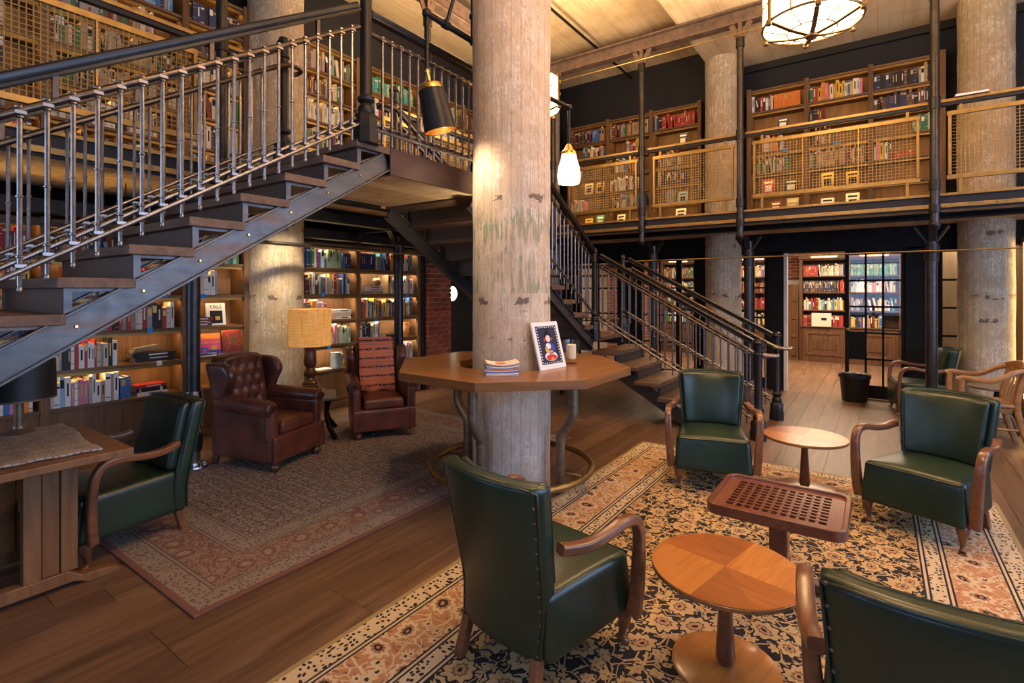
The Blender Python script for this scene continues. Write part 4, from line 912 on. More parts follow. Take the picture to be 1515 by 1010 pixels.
# ---------------------------------------------------------------- turning the book data into objects (called last)
BM={}
def unit_book(mb,T,style,cov=0,pag=1,band=2):
    def bx(x0,x1,y0,y1,z0,z1,m):
        vs=[T@Vector(p) for p in ((x0,y0,z0),(x1,y0,z0),(x1,y1,z0),(x0,y1,z0),(x0,y0,z1),(x1,y0,z1),(x1,y1,z1),(x0,y1,z1))]
        mb.add(vs,[(3,2,1,0),(4,5,6,7),(0,1,5,4),(1,2,6,5),(2,3,7,6),(3,0,4,7)],m)
    bx(-0.5,-0.42,0,1,0,1,cov); bx(0.42,0.5,0,1,0,1,cov); bx(-0.42,0.42,0,0.035,0,1,cov); bx(-0.42,0.42,0.035,0.96,0.015,0.982,pag)
    q=[]
    if style==1: q=[(0.78,0.86,0.42),(0.12,0.15,0.42)]
    elif style==2: q=[(0.35,0.80,0.16)]
    elif style==3: q=[(0.62,0.9,0.40)]
    elif style==4: q=[(0.88,0.9,0.5),(0.68,0.7,0.5),(0.2,0.22,0.5)]
    for z0,z1,hw in q:
        vs=[T@Vector(p) for p in ((-hw,-0.006,z0),(hw,-0.006,z0),(hw,-0.006,z1),(-hw,-0.006,z1))]; mb.add(vs,[(0,1,2,3)],band)
def face_cover(mb,T,cov,pag,band):                    # thin volume with its cover to the room: dims (w, thickness, h)
    def bx(x0,x1,y0,y1,z0,z1,m):
        vs=[T@Vector(p) for p in ((x0,y0,z0),(x1,y0,z0),(x1,y1,z0),(x0,y1,z0),(x0,y0,z1),(x1,y0,z1),(x1,y1,z1),(x0,y1,z1))]
        mb.add(vs,[(3,2,1,0),(4,5,6,7),(0,1,5,4),(1,2,6,5),(2,3,7,6),(3,0,4,7)],m)
    bx(-0.5,0.5,0,0.15,0,1,cov); bx(-0.5,0.5,0.85,1,0,1,cov); bx(-0.49,0.48,0.15,0.85,0.01,0.99,pag)
    for x0,x1,z0,z1 in ((-0.35,0.35,0.74,0.86),(-0.3,0.3,0.18,0.6)):
        mb.add([T@Vector(p) for p in ((x0,-0.06,z0),(x1,-0.06,z0),(x1,-0.06,z1),(x0,-0.06,z1))],[(0,1,2,3)],band)
def ordn(n): return '%d%s'%(n,'th' if 10<=n%100<=20 else {1:'st',2:'nd',3:'rd'}.get(n%10,'th'))
BANDS=['spine_gold','white_paper','print_black','book_red']
def make_books():
    vl=bpy.context.view_layer; vl.update(); dg=bpy.context.evaluated_depsgraph_get(); eye=Vector((0,0,EYE))
    rk=random.Random(5)
    for b in BOOKS:
        w,d,h=b['dim']; b['style']=rk.choice([0,1,2,2,3,4]) ; b['band']=BANDS[1] if b['col'] in ('black','navy','red','dark red','blue','green','teal','purple','brown') and rk.random()<0.6 else (BANDS[0] if b['col'] not in ('white','cream','yellow','tan','pale green','light blue') else BANDS[2])
        vis=0
        pts=[b['M']@Vector((0,-0.003,h*q)) for q in (0.15,0.5,0.85)] if b['kind']!='f' else [b['M']@Vector((w*p,-0.003,h*q)) for p,q in ((-0.3,0.3),(0.3,0.7),(0,0.5))]
        for p in pts:
            r=p-eye; dep=r.dot(FW)
            if dep<0.1: continue
            px=CX+FP*r.dot(RT)/dep; py=HY-FP*r.z/dep
            if not (0<px<1515 and 0<py<1010): continue
            dist=r.length; rr=r.normalized(); hit,loc,_,_,ob,_=scene.ray_cast(dg,eye,rr,distance=dist-0.012)
            k=0; o_=eye
            while hit and ob and (ob.name.startswith(('wire_mesh','pane','window')) ) and k<5:
                o_=loc+rr*0.004; hit,loc,_,_,ob,_=scene.ray_cast(dg,o_,rr,distance=(p-o_).length-0.012); k+=1
            if not hit: vis+=1
        r=b['M'].translation-eye; dep=max(0.1,r.dot(FW)); b['score']=vis*(w*h)/dep/dep
    order=sorted(range(len(BOOKS)),key=lambda i:-BOOKS[i]['score']); single=set(i for i in order[:290] if BOOKS[i]['score']>0)
    rest=MB(); mats=[]
    def mi(nm):
        if nm not in mats: mats.append(nm)
        return mats.index(nm)
    seen=set()
    for i,b in enumerate(BOOKS):
        w,d,h=b['dim']; cm='book_'+b['col'].replace(' ','_'); Sx=Matrix.Diagonal((w,d,h,1))
        if i in single:
            key=(cm,b['style'],b['band'],b['kind']=='f')
            if key not in BM:
                mb=MB()
                (face_cover(mb,Matrix.Identity(4),0,1,2) if b['kind']=='f' else unit_book(mb,Matrix.Identity(4),b['style'],0,1,2))
                BM[key]=mb.mesh('book',[cm,'pages',b['band']])
            o=obj('book',BM[key]); o.matrix_world=b['M']@Sx
            lv='%s shelf'%SH[b['level']] if not b['where'].startswith('adjoining') else 'shelf %d'%(b['level']+1)
            if b['kind']=='b': lab='%s book, %s from left, %s, %s'%(b['col'],ordn(b['n']),lv,b['where'])
            elif b['kind']=='h': lab='%s book, %s up in flat stack, %s, %s'%(b['col'],ordn(b['n']),lv,b['where'])
            else: lab='%s cover facing out, %s on %s, %s'%(b['col'],ordn(b['n']),lv,b['where'])
            tag(o,lab,'book','books on the shelves')
        else:
            T=b['M']@Sx
            (face_cover(rest,T,mi(cm),mi('pages'),mi(b['band'])) if b['kind']=='f' else unit_book(rest,T,b['style'],mi(cm),mi('pages'),mi(b['band'])))
    if rest.f: tag(rest.build('books',mats),'remaining smaller rows of mixed books filling the farther shelves','books',kind='stuff')
    print('BOOKS',len(BOOKS),'single',len(single))
# ================================================================ FURNITURE
RUG=0.012
def rug(name,label,x0,x1,y0,y1,mat):
    L,Wd=x1-x0,y1-y0; mb=MB(); n=24; rr=random.Random(9)
    top=[]; 
    mb.box(-L/2,L/2,-Wd/2,Wd/2,0.001,RUG)
    o=mb.build(name,mat,None,None,0.004); o.location=((x0+x1)/2,(y0+y1)/2,0); return tag(o,label,'rug')
rug('patterned_rug','navy and gold floral rug under the ring of green armchairs',0.76,5.26,-0.73,2.03,'rug_navy')
rug('faded_rug','faded red and beige rug under the brown leather armchairs',1.16,4.96,2.72,5.50,'rug_faded')
# ---- green club armchair, facing +X
def green_chair(name,label,loc,rz,style=0):
    t=thing(name,label,'armchair',loc,rz,'green leather armchairs')
    def seatdef(p):
        k=1.0-0.06*(p.x+0.28)/0.56 if False else 1.0
        z=p.z; y=p.y*(0.90+0.10*(p.x+0.28)/0.56)*(1+0.03*(-z/0.14)); x=p.x+0.02*(-z/0.14 if p.x>0 else 0)
        if z>0: z=z+0.022*(1-(p.y/0.29)**2)*(1-((p.x)/0.30)**2)
        return (x,y,z)
    MB().rbox((0.045,0,0.285),(0.275,0.285,0.135),0.035,3,seatdef,inner=8).build('seat','green_leather',t,60,0,True)
    def backshape(p,thick=1.0):
        f=(p.z+0.36)/0.72; hw=0.77+0.19*f if style==0 else 0.94+0.04*f
        y=p.y*hw; wing=(0.085 if style==0 else 0.02)*(abs(p.y)/0.29)**2.4*(0.35+0.65*f)
        x=p.x+wing-0.17*max(0,f-0.25)
        z=p.z+ (0.012*(1-(p.y/0.29)**2) if p.z>0.3 else 0)
        return (x,y,z)
    MB().rbox((-0.235,0,0.507),(0.043,0.29,0.355),0.03,3,backshape,inner=12).build('back','green_leather',t,60,0,True)
    def pad(p):
        f=(p.z+0.21)/0.42; hw=0.77+0.19*(0.35+0.65*f) if style==0 else 0.94
        y=p.y*hw; fz=(p.z+0.62+0.0-0.155)/0.72; wing=(0.075 if style==0 else 0.015)*(abs(p.y)/0.26)**2.6*(0.35+0.65*fz)
        bul=0.02*(1-(p.y/0.26)**2)*(1-(p.z/0.21)**2) if p.x>0 else 0
        return (p.x+wing-0.17*max(0,fz-0.25)+bul,y,p.z)
    MB().rbox((-0.185,0,0.64),(0.035,0.255,0.215),0.028,3,pad,inner=10).build('back_cushion','green_leather',t,60,0,True)
    # welted seams round the outside back
    def bp(y,z): 
        p=backshape(Vector((-0.037,y,z))); return (p[0]-0.235-0.003,p[1],p[2]+0.507)
    path=[bp(0.284,-0.335+0.67*i/10) for i in range(11)]+[bp(0.28-0.56*i/12,0.347) for i in range(1,12)]+[bp(-0.284,0.335-0.67*i/10) for i in range(11)]
    MB().tube(path,0.0055,6).build('piping','green_piping',t,60)
    def fp(y,z):
        p=backshape(Vector((0.035,y,z))); return (p[0]-0.235,p[1],p[2]+0.507)
    MB().tube([fp(0.282,-0.05+0.385*i/8) for i in range(9)]+[fp(0.278-0.556*i/12,0.346) for i in range(1,12)]+[fp(-0.282,0.335-0.385*i/8) for i in range(9)],0.005,6).build('piping','green_piping',t,60)
    yy=[0.26-0.52*i/10 for i in range(11)]
    MB().tube([seatv for seatv in [(0.045+0.268,y*1.0,0.285+0.118+0.018*(1-(y/0.29)**2)*0.1) for y in yy]],0.005,6).build('piping','green_piping',t,60)
    for s in (1,-1):
        st=MB()
        for i in range(12):
            p=bp(0.272*s,-0.32+0.66*i/11); st.lathe([(0.007,0),(0.005,0.004),(0.001,0.006)],(0,0,0),6) if False else st.rbox((p[0]-0.004,p[1],p[2]),(0.004,0.006,0.006),0.0039,1,inner=1)
        tag(st.build('nail_studs','rust_steel',t),kind='stuff')
    # bentwood arms
    for s in (1,-1):
        a=[(0.275,0.315*s,0.165),(0.285,0.325*s,0.26),(0.288,0.332*s,0.38),(0.283,0.338*s,0.47),(0.270,0.342*s,0.55),(0.232,0.343*s,0.602),(0.15,0.34*s,0.615),(0.05,0.332*s,0.598),(-0.05,0.320*s,0.588),(-0.13,0.303*s,0.593),(-0.20,0.285*s,0.607)]
        pts=smoothpath(a,4); n=len(pts)
        sc=[1.25-0.25*min(1,i/(n*0.35)) for i in range(n)]
        MB().sweep(pts,rrect(0.050,0.042,0.011,3),(0,1*1.0,0) if False else (1,0,0),scale=sc).build('arm','walnut_arm',t,50)
        MB().tube(smoothpath([(0.262,0.255*s,0.175),(0.285,0.262*s,0.13),(0.278,0.258*s,0.07),(0.272,0.256*s,0.03),(0.292,0.262*s,0.012),(0.300,0.264*s,0.004)],3),[0.034,0.036,0.036,0.034,0.029,0.024,0.019,0.016,0.014,0.0135,0.014,0.016,0.020,0.021,0.017,0.011],10).build('leg','walnut_arm',t,60)
        MB().sweep([(-0.235,0.20*s,0.17),(-0.275,0.215*s,0.0)],rrect(0.045,0.045,0.008,2),(0,1,0)).build('leg','walnut_arm',t)
    return t
green_chair('green_armchair','green leather armchair seen from behind at the octagonal table foot ring',(1.95,1.235,RUG),radians(-9))
green_chair('green_armchair','green leather armchair cut off at bottom right corner, seen from behind',(1.865,-0.14,RUG),radians(2))
green_chair('green_armchair','green leather armchair facing the camera by the stair newels',(4.55,1.15,RUG),radians(196))
green_chair('green_armchair','green leather armchair facing the camera at right, on rug edge',(4.50,-0.29,RUG),radians(157))
green_chair('green_armchair','distant green leather armchair behind the pipe post at far right',(8.62,-0.46,0),radians(98))
green_chair('green_armchair','green leather armchair drawn up to the desk at left',(1.26,3.98,0.0),radians(186),1)
# ---- round side tables with sectored veneer
def round_table(label,x,y,rz):
    t=thing('side_table',label,'table',(x,y,RUG),rz,'round side tables'); r=0.30; z=0.428
    tp=MB().lathe([(r-0.012,z-0.024),(r,z-0.018),(r,z-0.004),(r-0.003,z-0.002)],n=64).build('table_top','veneer_shade',t,40)
    for k in range(8):
        n=8; a0=k*pi/4; pts=[(0,0)]+[((r-0.002)*cos(a0+pi/4*i/n),(r-0.002)*sin(a0+pi/4*i/n)) for i in range(n+1)]
        w=MB().prism(pts,0.003,(0,0,0)).build('veneer_segment','veneer_light' if (k//2)%2 else 'veneer_dark',tp); w.location=(0,0,z-0.0025)
    MB().lathe([(0.030,0.022),(0.032,0.03),(0.040,0.05),(0.036,0.12),(0.026,0.28),(0.022,0.38),(0.028,0.402),(0.05,0.405)],n=20).build('stem','mahogany',t,40)
    MB().lathe([(0.21,0.0),(0.215,0.004),(0.215,0.016),(0.20,0.022),(0.05,0.024)],n=48).build('base','veneer_light',t,40)
    return t
round_table('round veneered side table in front, between two near green armchairs',2.296,0.525,radians(-12))
round_table('round veneered side table behind, between two facing green armchairs',4.73,0.48,radians(-5))
# ---- hatch grating table
t=thing('grating_table','low mahogany table with open slatted grid top in centre of rug','table',(3.16,0.442,RUG),0)
lx,ly,zt=0.285,0.325,0.445
out=rrect(2*lx,2*ly,0.07,6); inn=rrect(2*lx-0.05,2*ly-0.05,0.05,6); mb=MB(); n=len(out)
def ringband(mb,o1,o2,z0,z1):
    a=[(x,y,z0) for x,y in o1]; b=[(x,y,z1) for x,y in o1]; c=[(x,y,z1) for x,y in o2]; d=[(x,y,z0) for x,y in o2]; mb.rings([a,b,c,d],True)
ringband(mb,out,inn,zt-0.05,zt+0.006); mb.build('rim','mahogany',t,40,0.004)
gx0,gx1,gy0,gy1=-0.20,0.20,-0.235,0.235; NX,NYg=9,11
f=MB(); ii=rrect(2*lx-0.05,2*ly-0.05,0.05,6)
# solid margin as four boards inside the rim
hole=[(max(gx0,min(gx1,x*1.2)),max(gy0,min(gy1,y*1.2))) for x,y in ii]; ringband(f,ii,hole,zt-0.035,zt-0.008)
f.build('border_board','mahogany',t)
for i in range(1,NX):
    x=gx0+(gx1-gx0)*i/NX; MB().box(x-0.0085,x+0.0085,gy0,gy1,zt-0.034,zt-0.008).build('slat','mahogany',t)
for i in range(1,NYg):
    y=gy0+(gy1-gy0)*i/NYg; MB().box(gx0,gx1,y-0.0075,y+0.0075,zt-0.036,zt-0.0095).build('cross_slat','mahogany',t)
MB().box(-0.05,0.05,-0.045,0.045,0.05,zt-0.036).build('pedestal','mahogany',t,None,0.006)
MB().box(-0.23,0.23,-0.03,0.03,0.0,0.05).box(-0.03,0.03,-0.25,0.25,0.0,0.048).build('foot','mahogany',t,None,0.006)
# ---- octagonal table around the front column
oc=Vector((3.51,2.49,0)); t=thing('octagonal_table','octagonal oak bar table built around the front concrete column','table',(oc.x,oc.y,0))
R0=0.968; ri=0.46; th=0.062; zt=1.0; rot=radians(-46.5)+pi/8
vo=[(R0*cos(rot+k*pi/4),R0*sin(rot+k*pi/4)) for k in range(8)]; vi=[(ri*cos(rot+k*pi/4),ri*sin(rot+k*pi/4)) for k in range(8)]
for k in range(8):
    a,b=vo[k],vo[(k+1)%8]; c,d=vi[(k+1)%8],vi[k]; m=((a[0]+b[0])/2,(a[1]+b[1])/2); ang=atan2(b[1]-a[1],b[0]-a[0])
    def loc2(p): 
        dx,dy=p[0]-m[0],p[1]-m[1]; return (dx*cos(ang)+dy*sin(ang),-dx*sin(ang)+dy*cos(ang))
    q=[loc2(p) for p in (a,b,c,d)]; 
    s=MB().prism(q,th).build('top_board','table_oak',t,None,0.003); s.location=(m[0],m[1],zt-th); s.rotation_euler=(0,0,ang)
for k in range(4):
    a=ANG+pi+radians(-31+ (0 if k==0 else 0))+k*pi/2+radians(0); ca,sa_=cos(a),sin(a)
    def q(r,z): return (r*ca,r*sa_,z)
    MB().tube(smoothpath([q(0.56,0.94),q(0.56,0.72),q(0.555,0.62),q(0.50,0.53),q(0.455,0.47),q(0.45,0.38),q(0.45,0.02)],4),0.036,14).build('leg','steel_pipe' if False else 'leg_metal',t,50) if False else MB().tube(smoothpath([q(0.56,0.94),q(0.56,0.72),q(0.555,0.62),q(0.50,0.53),q(0.455,0.47),q(0.45,0.38),q(0.45,0.02)],4),0.036,14).build('leg','bronze_pot',t,50)
    for r,z in ((0.56,0.80),(0.56,0.70),(0.452,0.43),(0.45,0.2)): MB().cyl(q(r,z-0.014),q(r,z+0.014),0.040,n=14).build('collar','bronze_pot',t,50)
    MB().cyl(q(0.45,0.17),q(0.66,0.17),0.014,n=8).build('ring_bracket','brass',t,50)
MB().tube([(0.66*cos(2*pi*i/64),0.66*sin(2*pi*i/64),0.17) for i in range(64)],0.026,12,True).build('foot_ring','brass',t,60)
# magazines on the table, print, candle
mp=onZ(741,553,zt); rm=random.Random(4); zz=zt
cl=['cream_pad','print_skin','print_blue','white_paper','book_orange','book_light_blue','white_paper','book_tan','print_skin']
rz0=ANG-pi/2+radians(8)
for i in range(9):
    h=0.0085 if i<8 else 0.010
    def curve(p,i=i): return (p.x,p.y,p.z+(0.018*(i/8.0)*(abs(p.x)/0.115)**2))
    m=MB().rbox((0,0,h/2),(0.118,0.088,h/2-0.0004),0.003,1,curve,inner=5)
    o=m.build('magazine',cl[i],None,50,0,True); o.location=(mp.x+rm.uniform(-0.006,0.006),mp.y+rm.uniform(-0.006,0.006),zz); o.rotation_euler=(0,0,rz0+radians(rm.uniform(-4,4)))
    if i==8: MB().add([(-0.08,-0.06,0.0),(0.02,-0.06,0.0),(0.02,0.01,0.0),(-0.08,0.01,0.0)],[(0,1,2,3)]).build('cover_print','book_orange',o).location=(0,0,h+0.004)
    tag(o,'%s in the stack on octagonal table'%(['bottom magazine','second magazine from bottom','third magazine from bottom','fourth magazine from bottom','fifth magazine from bottom','sixth magazine from bottom','seventh magazine from bottom','magazine just under the top one','curled top magazine with orange cover'][i]),'magazine','magazines on the octagonal table'); zz+=h
# framed print leaning on the column
pp=W(0.325,3.99,zt); t=thing('framed_print','white mounted folk print leaning against the column on octagonal table','picture',(pp.x,pp.y,zt),ANG-pi/2+radians(46))
pw_,ph=0.31,0.37
pic=bpy.data.objects.new('leaning_board',None)
T=Matrix.Rotation(radians(-16),4,'X')@Matrix.Diagonal((0.31/0.235,1,0.37/0.31,1))
def pl(name,x0,x1,z0,z1,y0,y1,mat,par=t,bev=0):
    o=MB().box(x0,x1,y0,y1,z0,z1).build(name,mat,par,None,bev); o.matrix_local=T; return o
bd=pl('mount',-0.1175,0.1175,0,0.31,0,0.016,'mount_white',t,0.002)
def flatpoly(name,pts,y,mat):
    pts=[(x*1.2,0.158+(z_-0.158)*1.16) for x,z_ in pts]
    o=MB().prism(pts,0.0008,(0,y,0),(1,0,0),(0,0,1),(0,-1,0)).build(name,mat,bd); return o
def ell(cx,cz,rx,rz_,n=20): return [(cx+rx*cos(2*pi*i/n),cz+rz_*sin(2*pi*i/n)) for i in range(n)]
flatpoly('print_field',[(-0.078,0.05),(0.078,0.05),(0.078,0.265),(-0.078,0.265)],0,'print_navy')
for i in range(13):
    for x in (-0.070,0.070): flatpoly('border_mark',ell(x,0.062+0.0158*i,0.0045,0.004,6),-0.0006,'print_white')
for i in range(8):
    for z in (0.057,0.258): flatpoly('border_mark',ell(-0.056+0.016*i,z,0.004,0.003,6),-0.0006,'print_white')
for nm,pts,y,mt in (('robe',ell(0,0.092,0.046,0.026),-0.0008,'print_white'),('skirt',ell(0,0.086,0.040,0.017),-0.0014,'print_red'),('torso',ell(0.004,0.137,0.034,0.032),-0.0010,'print_violet'),('collar',ell(-0.008,0.15,0.018,0.017),-0.0018,'print_white'),('hair',ell(0,0.205,0.027,0.030),-0.0010,'print_black'),('bun',ell(0.002,0.238,0.013,0.011),-0.0010,'print_black'),('face',ell(0,0.192,0.017,0.020),-0.0018,'print_skin'),('flower',ell(-0.027,0.188,0.006,0.009),-0.0016,'print_red'),('flower',ell(0.027,0.188,0.006,0.009),-0.0016,'print_red'),('sash',ell(-0.006,0.118,0.026,0.007),-0.0020,'print_gold'),('small_figure',ell(-0.024,0.132,0.011,0.018),-0.0022,'print_gold'),('fan',ell(0.005,0.074,0.010,0.012),-0.0022,'print_gold')): flatpoly(nm,pts,y,mt)
# candle in glass
cp=W(0.49,4.27,zt)
g=thing('candle_glass','cream candle in a stemmed glass beside the framed print','candle holder',(cp.x,cp.y,zt)); g.scale=(1.25,1.25,1.3)
MB().lathe([(0.035,0),(0.035,0.004),(0.012,0.008),(0.012,0.016),(0.042,0.026),(0.052,0.05),(0.054,0.11),(0.056,0.15),(0.053,0.15),(0.051,0.11),(0.049,0.052),(0.03,0.030)],n=24).build('glass','clear_glass',g,60)
MB().lathe([(0.03,0.032),(0.031,0.035),(0.031,0.118),(0.027,0.122),(0.004,0.119)],n=20).build('candle','candle_wax',g,40)
# ---- leather wing chair, facing +X
def WING(f):
    K=[(0,0.34),(0.25,0.42),(0.5,0.72),(0.7,1.0),(0.85,1.02),(0.95,0.86),(1.0,0.7)]
    for (a,b),(c,d) in zip(K,K[1:]):
        if f<=c: return b+(d-b)*(f-a)/(c-a)
    return 0.7
def wing_chair(label,loc,rz):
    t=thing('leather_wing_chair',label,'armchair',loc,rz,'brown leather wing chairs'); L='brown_leather'
    def apron(p): return (p.x+0.02*(1 if p.x>0 else 0),p.y*(1.0-0.06*(0.36-p.x)/0.72),p.z)
    MB().rbox((0.0,0,0.20),(0.365,0.30,0.115),0.02,2,apron).build('apron',L,t,60,0,True)
    def cush(p): return (p.x,p.y*(1-0.04*(0.28-p.x)/0.56),p.z+(0.02*(1-(p.y/0.22)**2)*(1-(p.x/0.28)**2) if p.z>0 else 0))
    MB().rbox((0.085,0,0.365),(0.275,0.215,0.058),0.035,3,cush,inner=8).build('seat_cushion',L,t,60,0,True)
    ht=0.355
    btn=[]
    for r_ in range(5):
        for c_ in range(4 if r_%2==0 else 3): btn.append(((-0.165+0.11*c_) if r_%2==0 else (-0.11+0.11*c_),-0.16+0.105*r_))
    def bk(p):
        f=(p.z+ht)/(2*ht); x=p.x-0.17*f; y=p.y*(0.90+0.10*f); z=p.z
        if p.x>0.02:
            for by,bz in btn:
                d2=((p.y-by)**2+(p.z-bz)**2); x-=0.034*math.exp(-d2/0.0011)
            x+=0.026*(0.6+0.4*sin(p.z*6))
        z+=(0.03*(1-(p.y/0.25)**2) if p.z>0.30 else 0)
        return (x,y,z)
    MB().rbox((-0.215,0,0.61),(0.075,0.25,ht),0.05,3,bk,inner=26).build('back',L,t,60,0,True)
    bm=MB()
    for by,bz in btn:
        p=bk(Vector((0.075,by,bz))); bm.rbox((p[0]-0.215+0.003,p[1],p[2]+0.61),(0.006,0.010,0.010),0.0059,1,inner=1)
    tag(bm.build('buttons','brown_welt',t,60),kind='stuff')
    for s in (1,-1):
        # wing: outline in (x,z), thick in y, leaning with the back
        def wingd(p):
            f=(p.z+0.235)/0.47; w=WING(f)
            x=(p.x+0.13)*w-0.13-0.17*(0.35+0.65*f); y=p.y+s*(0.035*f)-s*0.02*(p.x+0.13)/0.26
            if f>0.8: pass
            return (x,y,p.z)
        MB().rbox((-0.09,0.285*s,0.70),(0.13,0.045,0.235),0.044,4,wingd,inner=8).build('wing',L,t,60,0,True)
        # arm: panel and rolled top with scroll front
        def armp(p): return (p.x,p.y-s*0.03*(0.30-p.x)/0.6,p.z)
        MB().rbox((-0.005,0.288*s,0.31),(0.355,0.045,0.225),0.025,2,armp).build('arm_panel',L,t,60,0,True)
        pts=[(-0.27,0.285*s,0.575),(-0.1,0.295*s,0.568),(0.1,0.305*s,0.56),(0.25,0.312*s,0.555),(0.315,0.315*s,0.55)]
        MB().tube(smoothpath(pts,3),0.075,16).build('arm_roll',L,t,60)
        MB().rbox((0.305,0.302*s,0.40),(0.035,0.042,0.14),0.025,2).build('scroll_front',L,t,60,0,True)
        MB().cyl((0.31,0.315*s,0.55),(0.345,0.315*s,0.55),0.068,0.058,18).build('scroll_disc',L,t,40,0.008)
        sp=[(0.35,0.315*s+0.045*(1-i/22)*cos(i*0.55),0.55+0.045*(1-i/22)*sin(i*0.55)) for i in range(18)]
        MB().tube(sp,0.007,6).build('scroll_welt','brown_welt',t,60)
        MB().rbox((0.372,0.295*s,0.20),(0.022,0.04,0.118),0.018,2).build('front_pilaster',L,t,60,0,True)
        MB().lathe([(0.012,0.0),(0.034,0.012),(0.042,0.035),(0.036,0.058),(0.022,0.07),(0.028,0.088)],(0.33,0.27*s,0),16).build('bun_foot','lamp_wood',t,50)
        MB().sweep([(-0.33,0.255*s,0.09),(-0.36,0.26*s,0.0)],rrect(0.05,0.045,0.006,2),(0,1,0)).build('rear_foot','lamp_wood',t)
    return t
wing_chair('deep buttoned brown leather wing chair beside polished pipe post',(2.66,4.72,RUG),radians(-72))
w2=wing_chair('brown leather wing chair with a striped orange throw over its back',(3.95,4.66,RUG),radians(239))
# throw lying over the back of the second wing chair
def thr(p):
    f=(p.z+0.30)/0.60; x=p.x-0.165*f+0.012*sin(p.y*30+p.z*7)*(1-f)+0.01*sin(p.z*23); y=p.y*(1.05-0.1*abs(f-0.4)); 
    if f>0.985: x-=0.05
    if f<0.12: x+=0.03
    return (x,y,p.z+0.008*sin(p.y*26)*(1 if f<0.15 else 0))
th_=MB().rbox((-0.085,0,0.735),(0.014,0.195,0.30),0.012,1,thr,inner=22).build('throw_blanket','throw_stripes',None,60,0,True)
MB().rbox((-0.34,0,1.015),(0.10,0.185,0.013),0.012,1,lambda p:(p.x,p.y,p.z-0.02*((p.x)/0.1)**2),inner=8).build('top_fold','throw_stripes',th_,60,0,True)
th_.location=(3.95,4.66,RUG); th_.rotation_euler=(0,0,radians(239)); tag(th_,'orange and plum striped woven throw draped on leather wing chair','blanket')
# ---- lamp table and lamp
tx,ty=3.36,5.10; t=thing('lamp_table','small square table with dark curved legs between the leather chairs','table',(tx,ty,0),radians(-35))
MB().box(-0.27,0.27,-0.27,0.27,0.43,0.455).build('table_top','slate_top',t,None,0.004)
for sx in (-1,1):
    for sy in (-1,1):
        MB().sweep(smoothpath([(0.20*sx,0.20*sy,0.43),(0.17*sx,0.17*sy,0.30),(0.19*sx,0.19*sy,0.15),(0.27*sx,0.27*sy,0.013)],4),rrect(0.03,0.05,0.008,2),(0,0,1) if False else (sx,sy,0)).build('leg','black_iron',t)
t=thing('table_lamp','turned wood table lamp with glowing drum linen shade','lamp',(tx,ty,0.455),radians(-35))
MB().box(-0.15,0.15,-0.15,0.15,0,0.045).box(-0.12,0.12,-0.12,0.12,0.045,0.085).box(-0.09,0.09,-0.09,0.09,0.085,0.12).build('base','lamp_wood',t,None,0.006)
MB().lathe([(0.075,0.12),(0.08,0.14),(0.05,0.17),(0.045,0.19),(0.065,0.22),(0.07,0.25),(0.05,0.28),(0.045,0.30),(0.062,0.33),(0.068,0.36),(0.06,0.46),(0.055,0.52),(0.065,0.54),(0.05,0.56),(0.03,0.575)],n=24).build('turned_column','lamp_wood',t,40)
MB().lathe([(0.222,0.545),(0.222,0.945),(0.219,0.945),(0.219,0.545)],n=48).build('shade','linen_shade',t,40)
MB().lathe([(0.01,0.57),(0.035,0.62),(0.04,0.66),(0.02,0.71),(0.002,0.715)],n=12).build('bulb','bulb_lit',t,60)
# ---- desk with kilim runner and desk lamp
t=thing('writing_desk','oak trestle writing desk at left with woven cloth on top','desk',(0,0,0))
MB().box(0.22,1.10,3.28,4.30,0.715,0.755).build('desk_top','desk_oak',t,None,0.005)
MB().box(0.40,1.0,3.5,4.18,0.68,0.715).build('apron','desk_oak',t)
for y in (3.58,4.10):
    for x in (0.745,0.82,0.895): MB().box(x-0.036,x+0.036,y-(0.03 if x!=0.82 else 0.02),y+(0.03 if x!=0.82 else 0.02),0.095,0.68).build('trestle_board','desk_oak',t,None,0.004)
    pts=[(-0.42,0),(-0.42,0.025),(-0.36,0.045),(-0.25,0.05),(-0.19,0.095),(0.19,0.095),(0.25,0.05),(0.36,0.045),(0.42,0.025),(0.42,0),(0.28,0),(0.22,0.03),(-0.22,0.03),(-0.28,0)]
    MB().prism(pts,0.07,(0.70,y+0.035,0),(1,0,0),(0,0,1),(0,-1,0)).build('trestle_foot','desk_oak',t,None,0.004)
MB().box(0.79,0.85,3.61,4.07,0.32,0.38).build('stretcher','desk_oak',t,None,0.004)
mb=MB().rbox((0,0,0.006),(0.36,0.41,0.006),0.005,1,lambda p:(p.x+0.012*sin(p.y*9),p.y+0.012*sin(p.x*8+1),p.z+0.003*sin(p.x*40)*sin(p.y*33)+0.003),inner=24)
o=mb.build('kilim_runner','kilim_cloth',None,60,0,True); o.location=(0.64,3.78,0.756); o.rotation_euler=(0,0,radians(-3)); tag(o,'faded diamond patterned woven cloth lying on the desk','cloth')
lx_,ly_=0.80,4.10; t=thing('desk_lamp','desk lamp with black metal drum shade on the writing desk','lamp',(lx_,ly_,0.772))
MB().lathe([(0.075,0),(0.078,0.008),(0.06,0.016),(0.03,0.026),(0.026,0.04)],n=24).build('base','bronze_pot',t,40)
MB().lathe([(0.022,0.035),(0.022,0.26),(0.012,0.27),(0.012,0.34)],n=16).build('stem','bronze_pot',t,40)
MB().lathe([(0.17,0.20),(0.165,0.42),(0.162,0.42),(0.167,0.20)],n=36).build('shade','black_paint',t,40); MB().lathe([(0.171,0.195),(0.172,0.205),(0.168,0.206)],n=36).build('shade_rim','bronze_pot',t,40)
MB().cyl((-0.165,0,0.335),(0.165,0,0.335),0.004,n=6).cyl((0,-0.165,0.335),(0,0.165,0.335),0.004,n=6).build('shade_carrier','bronze_pot',t)
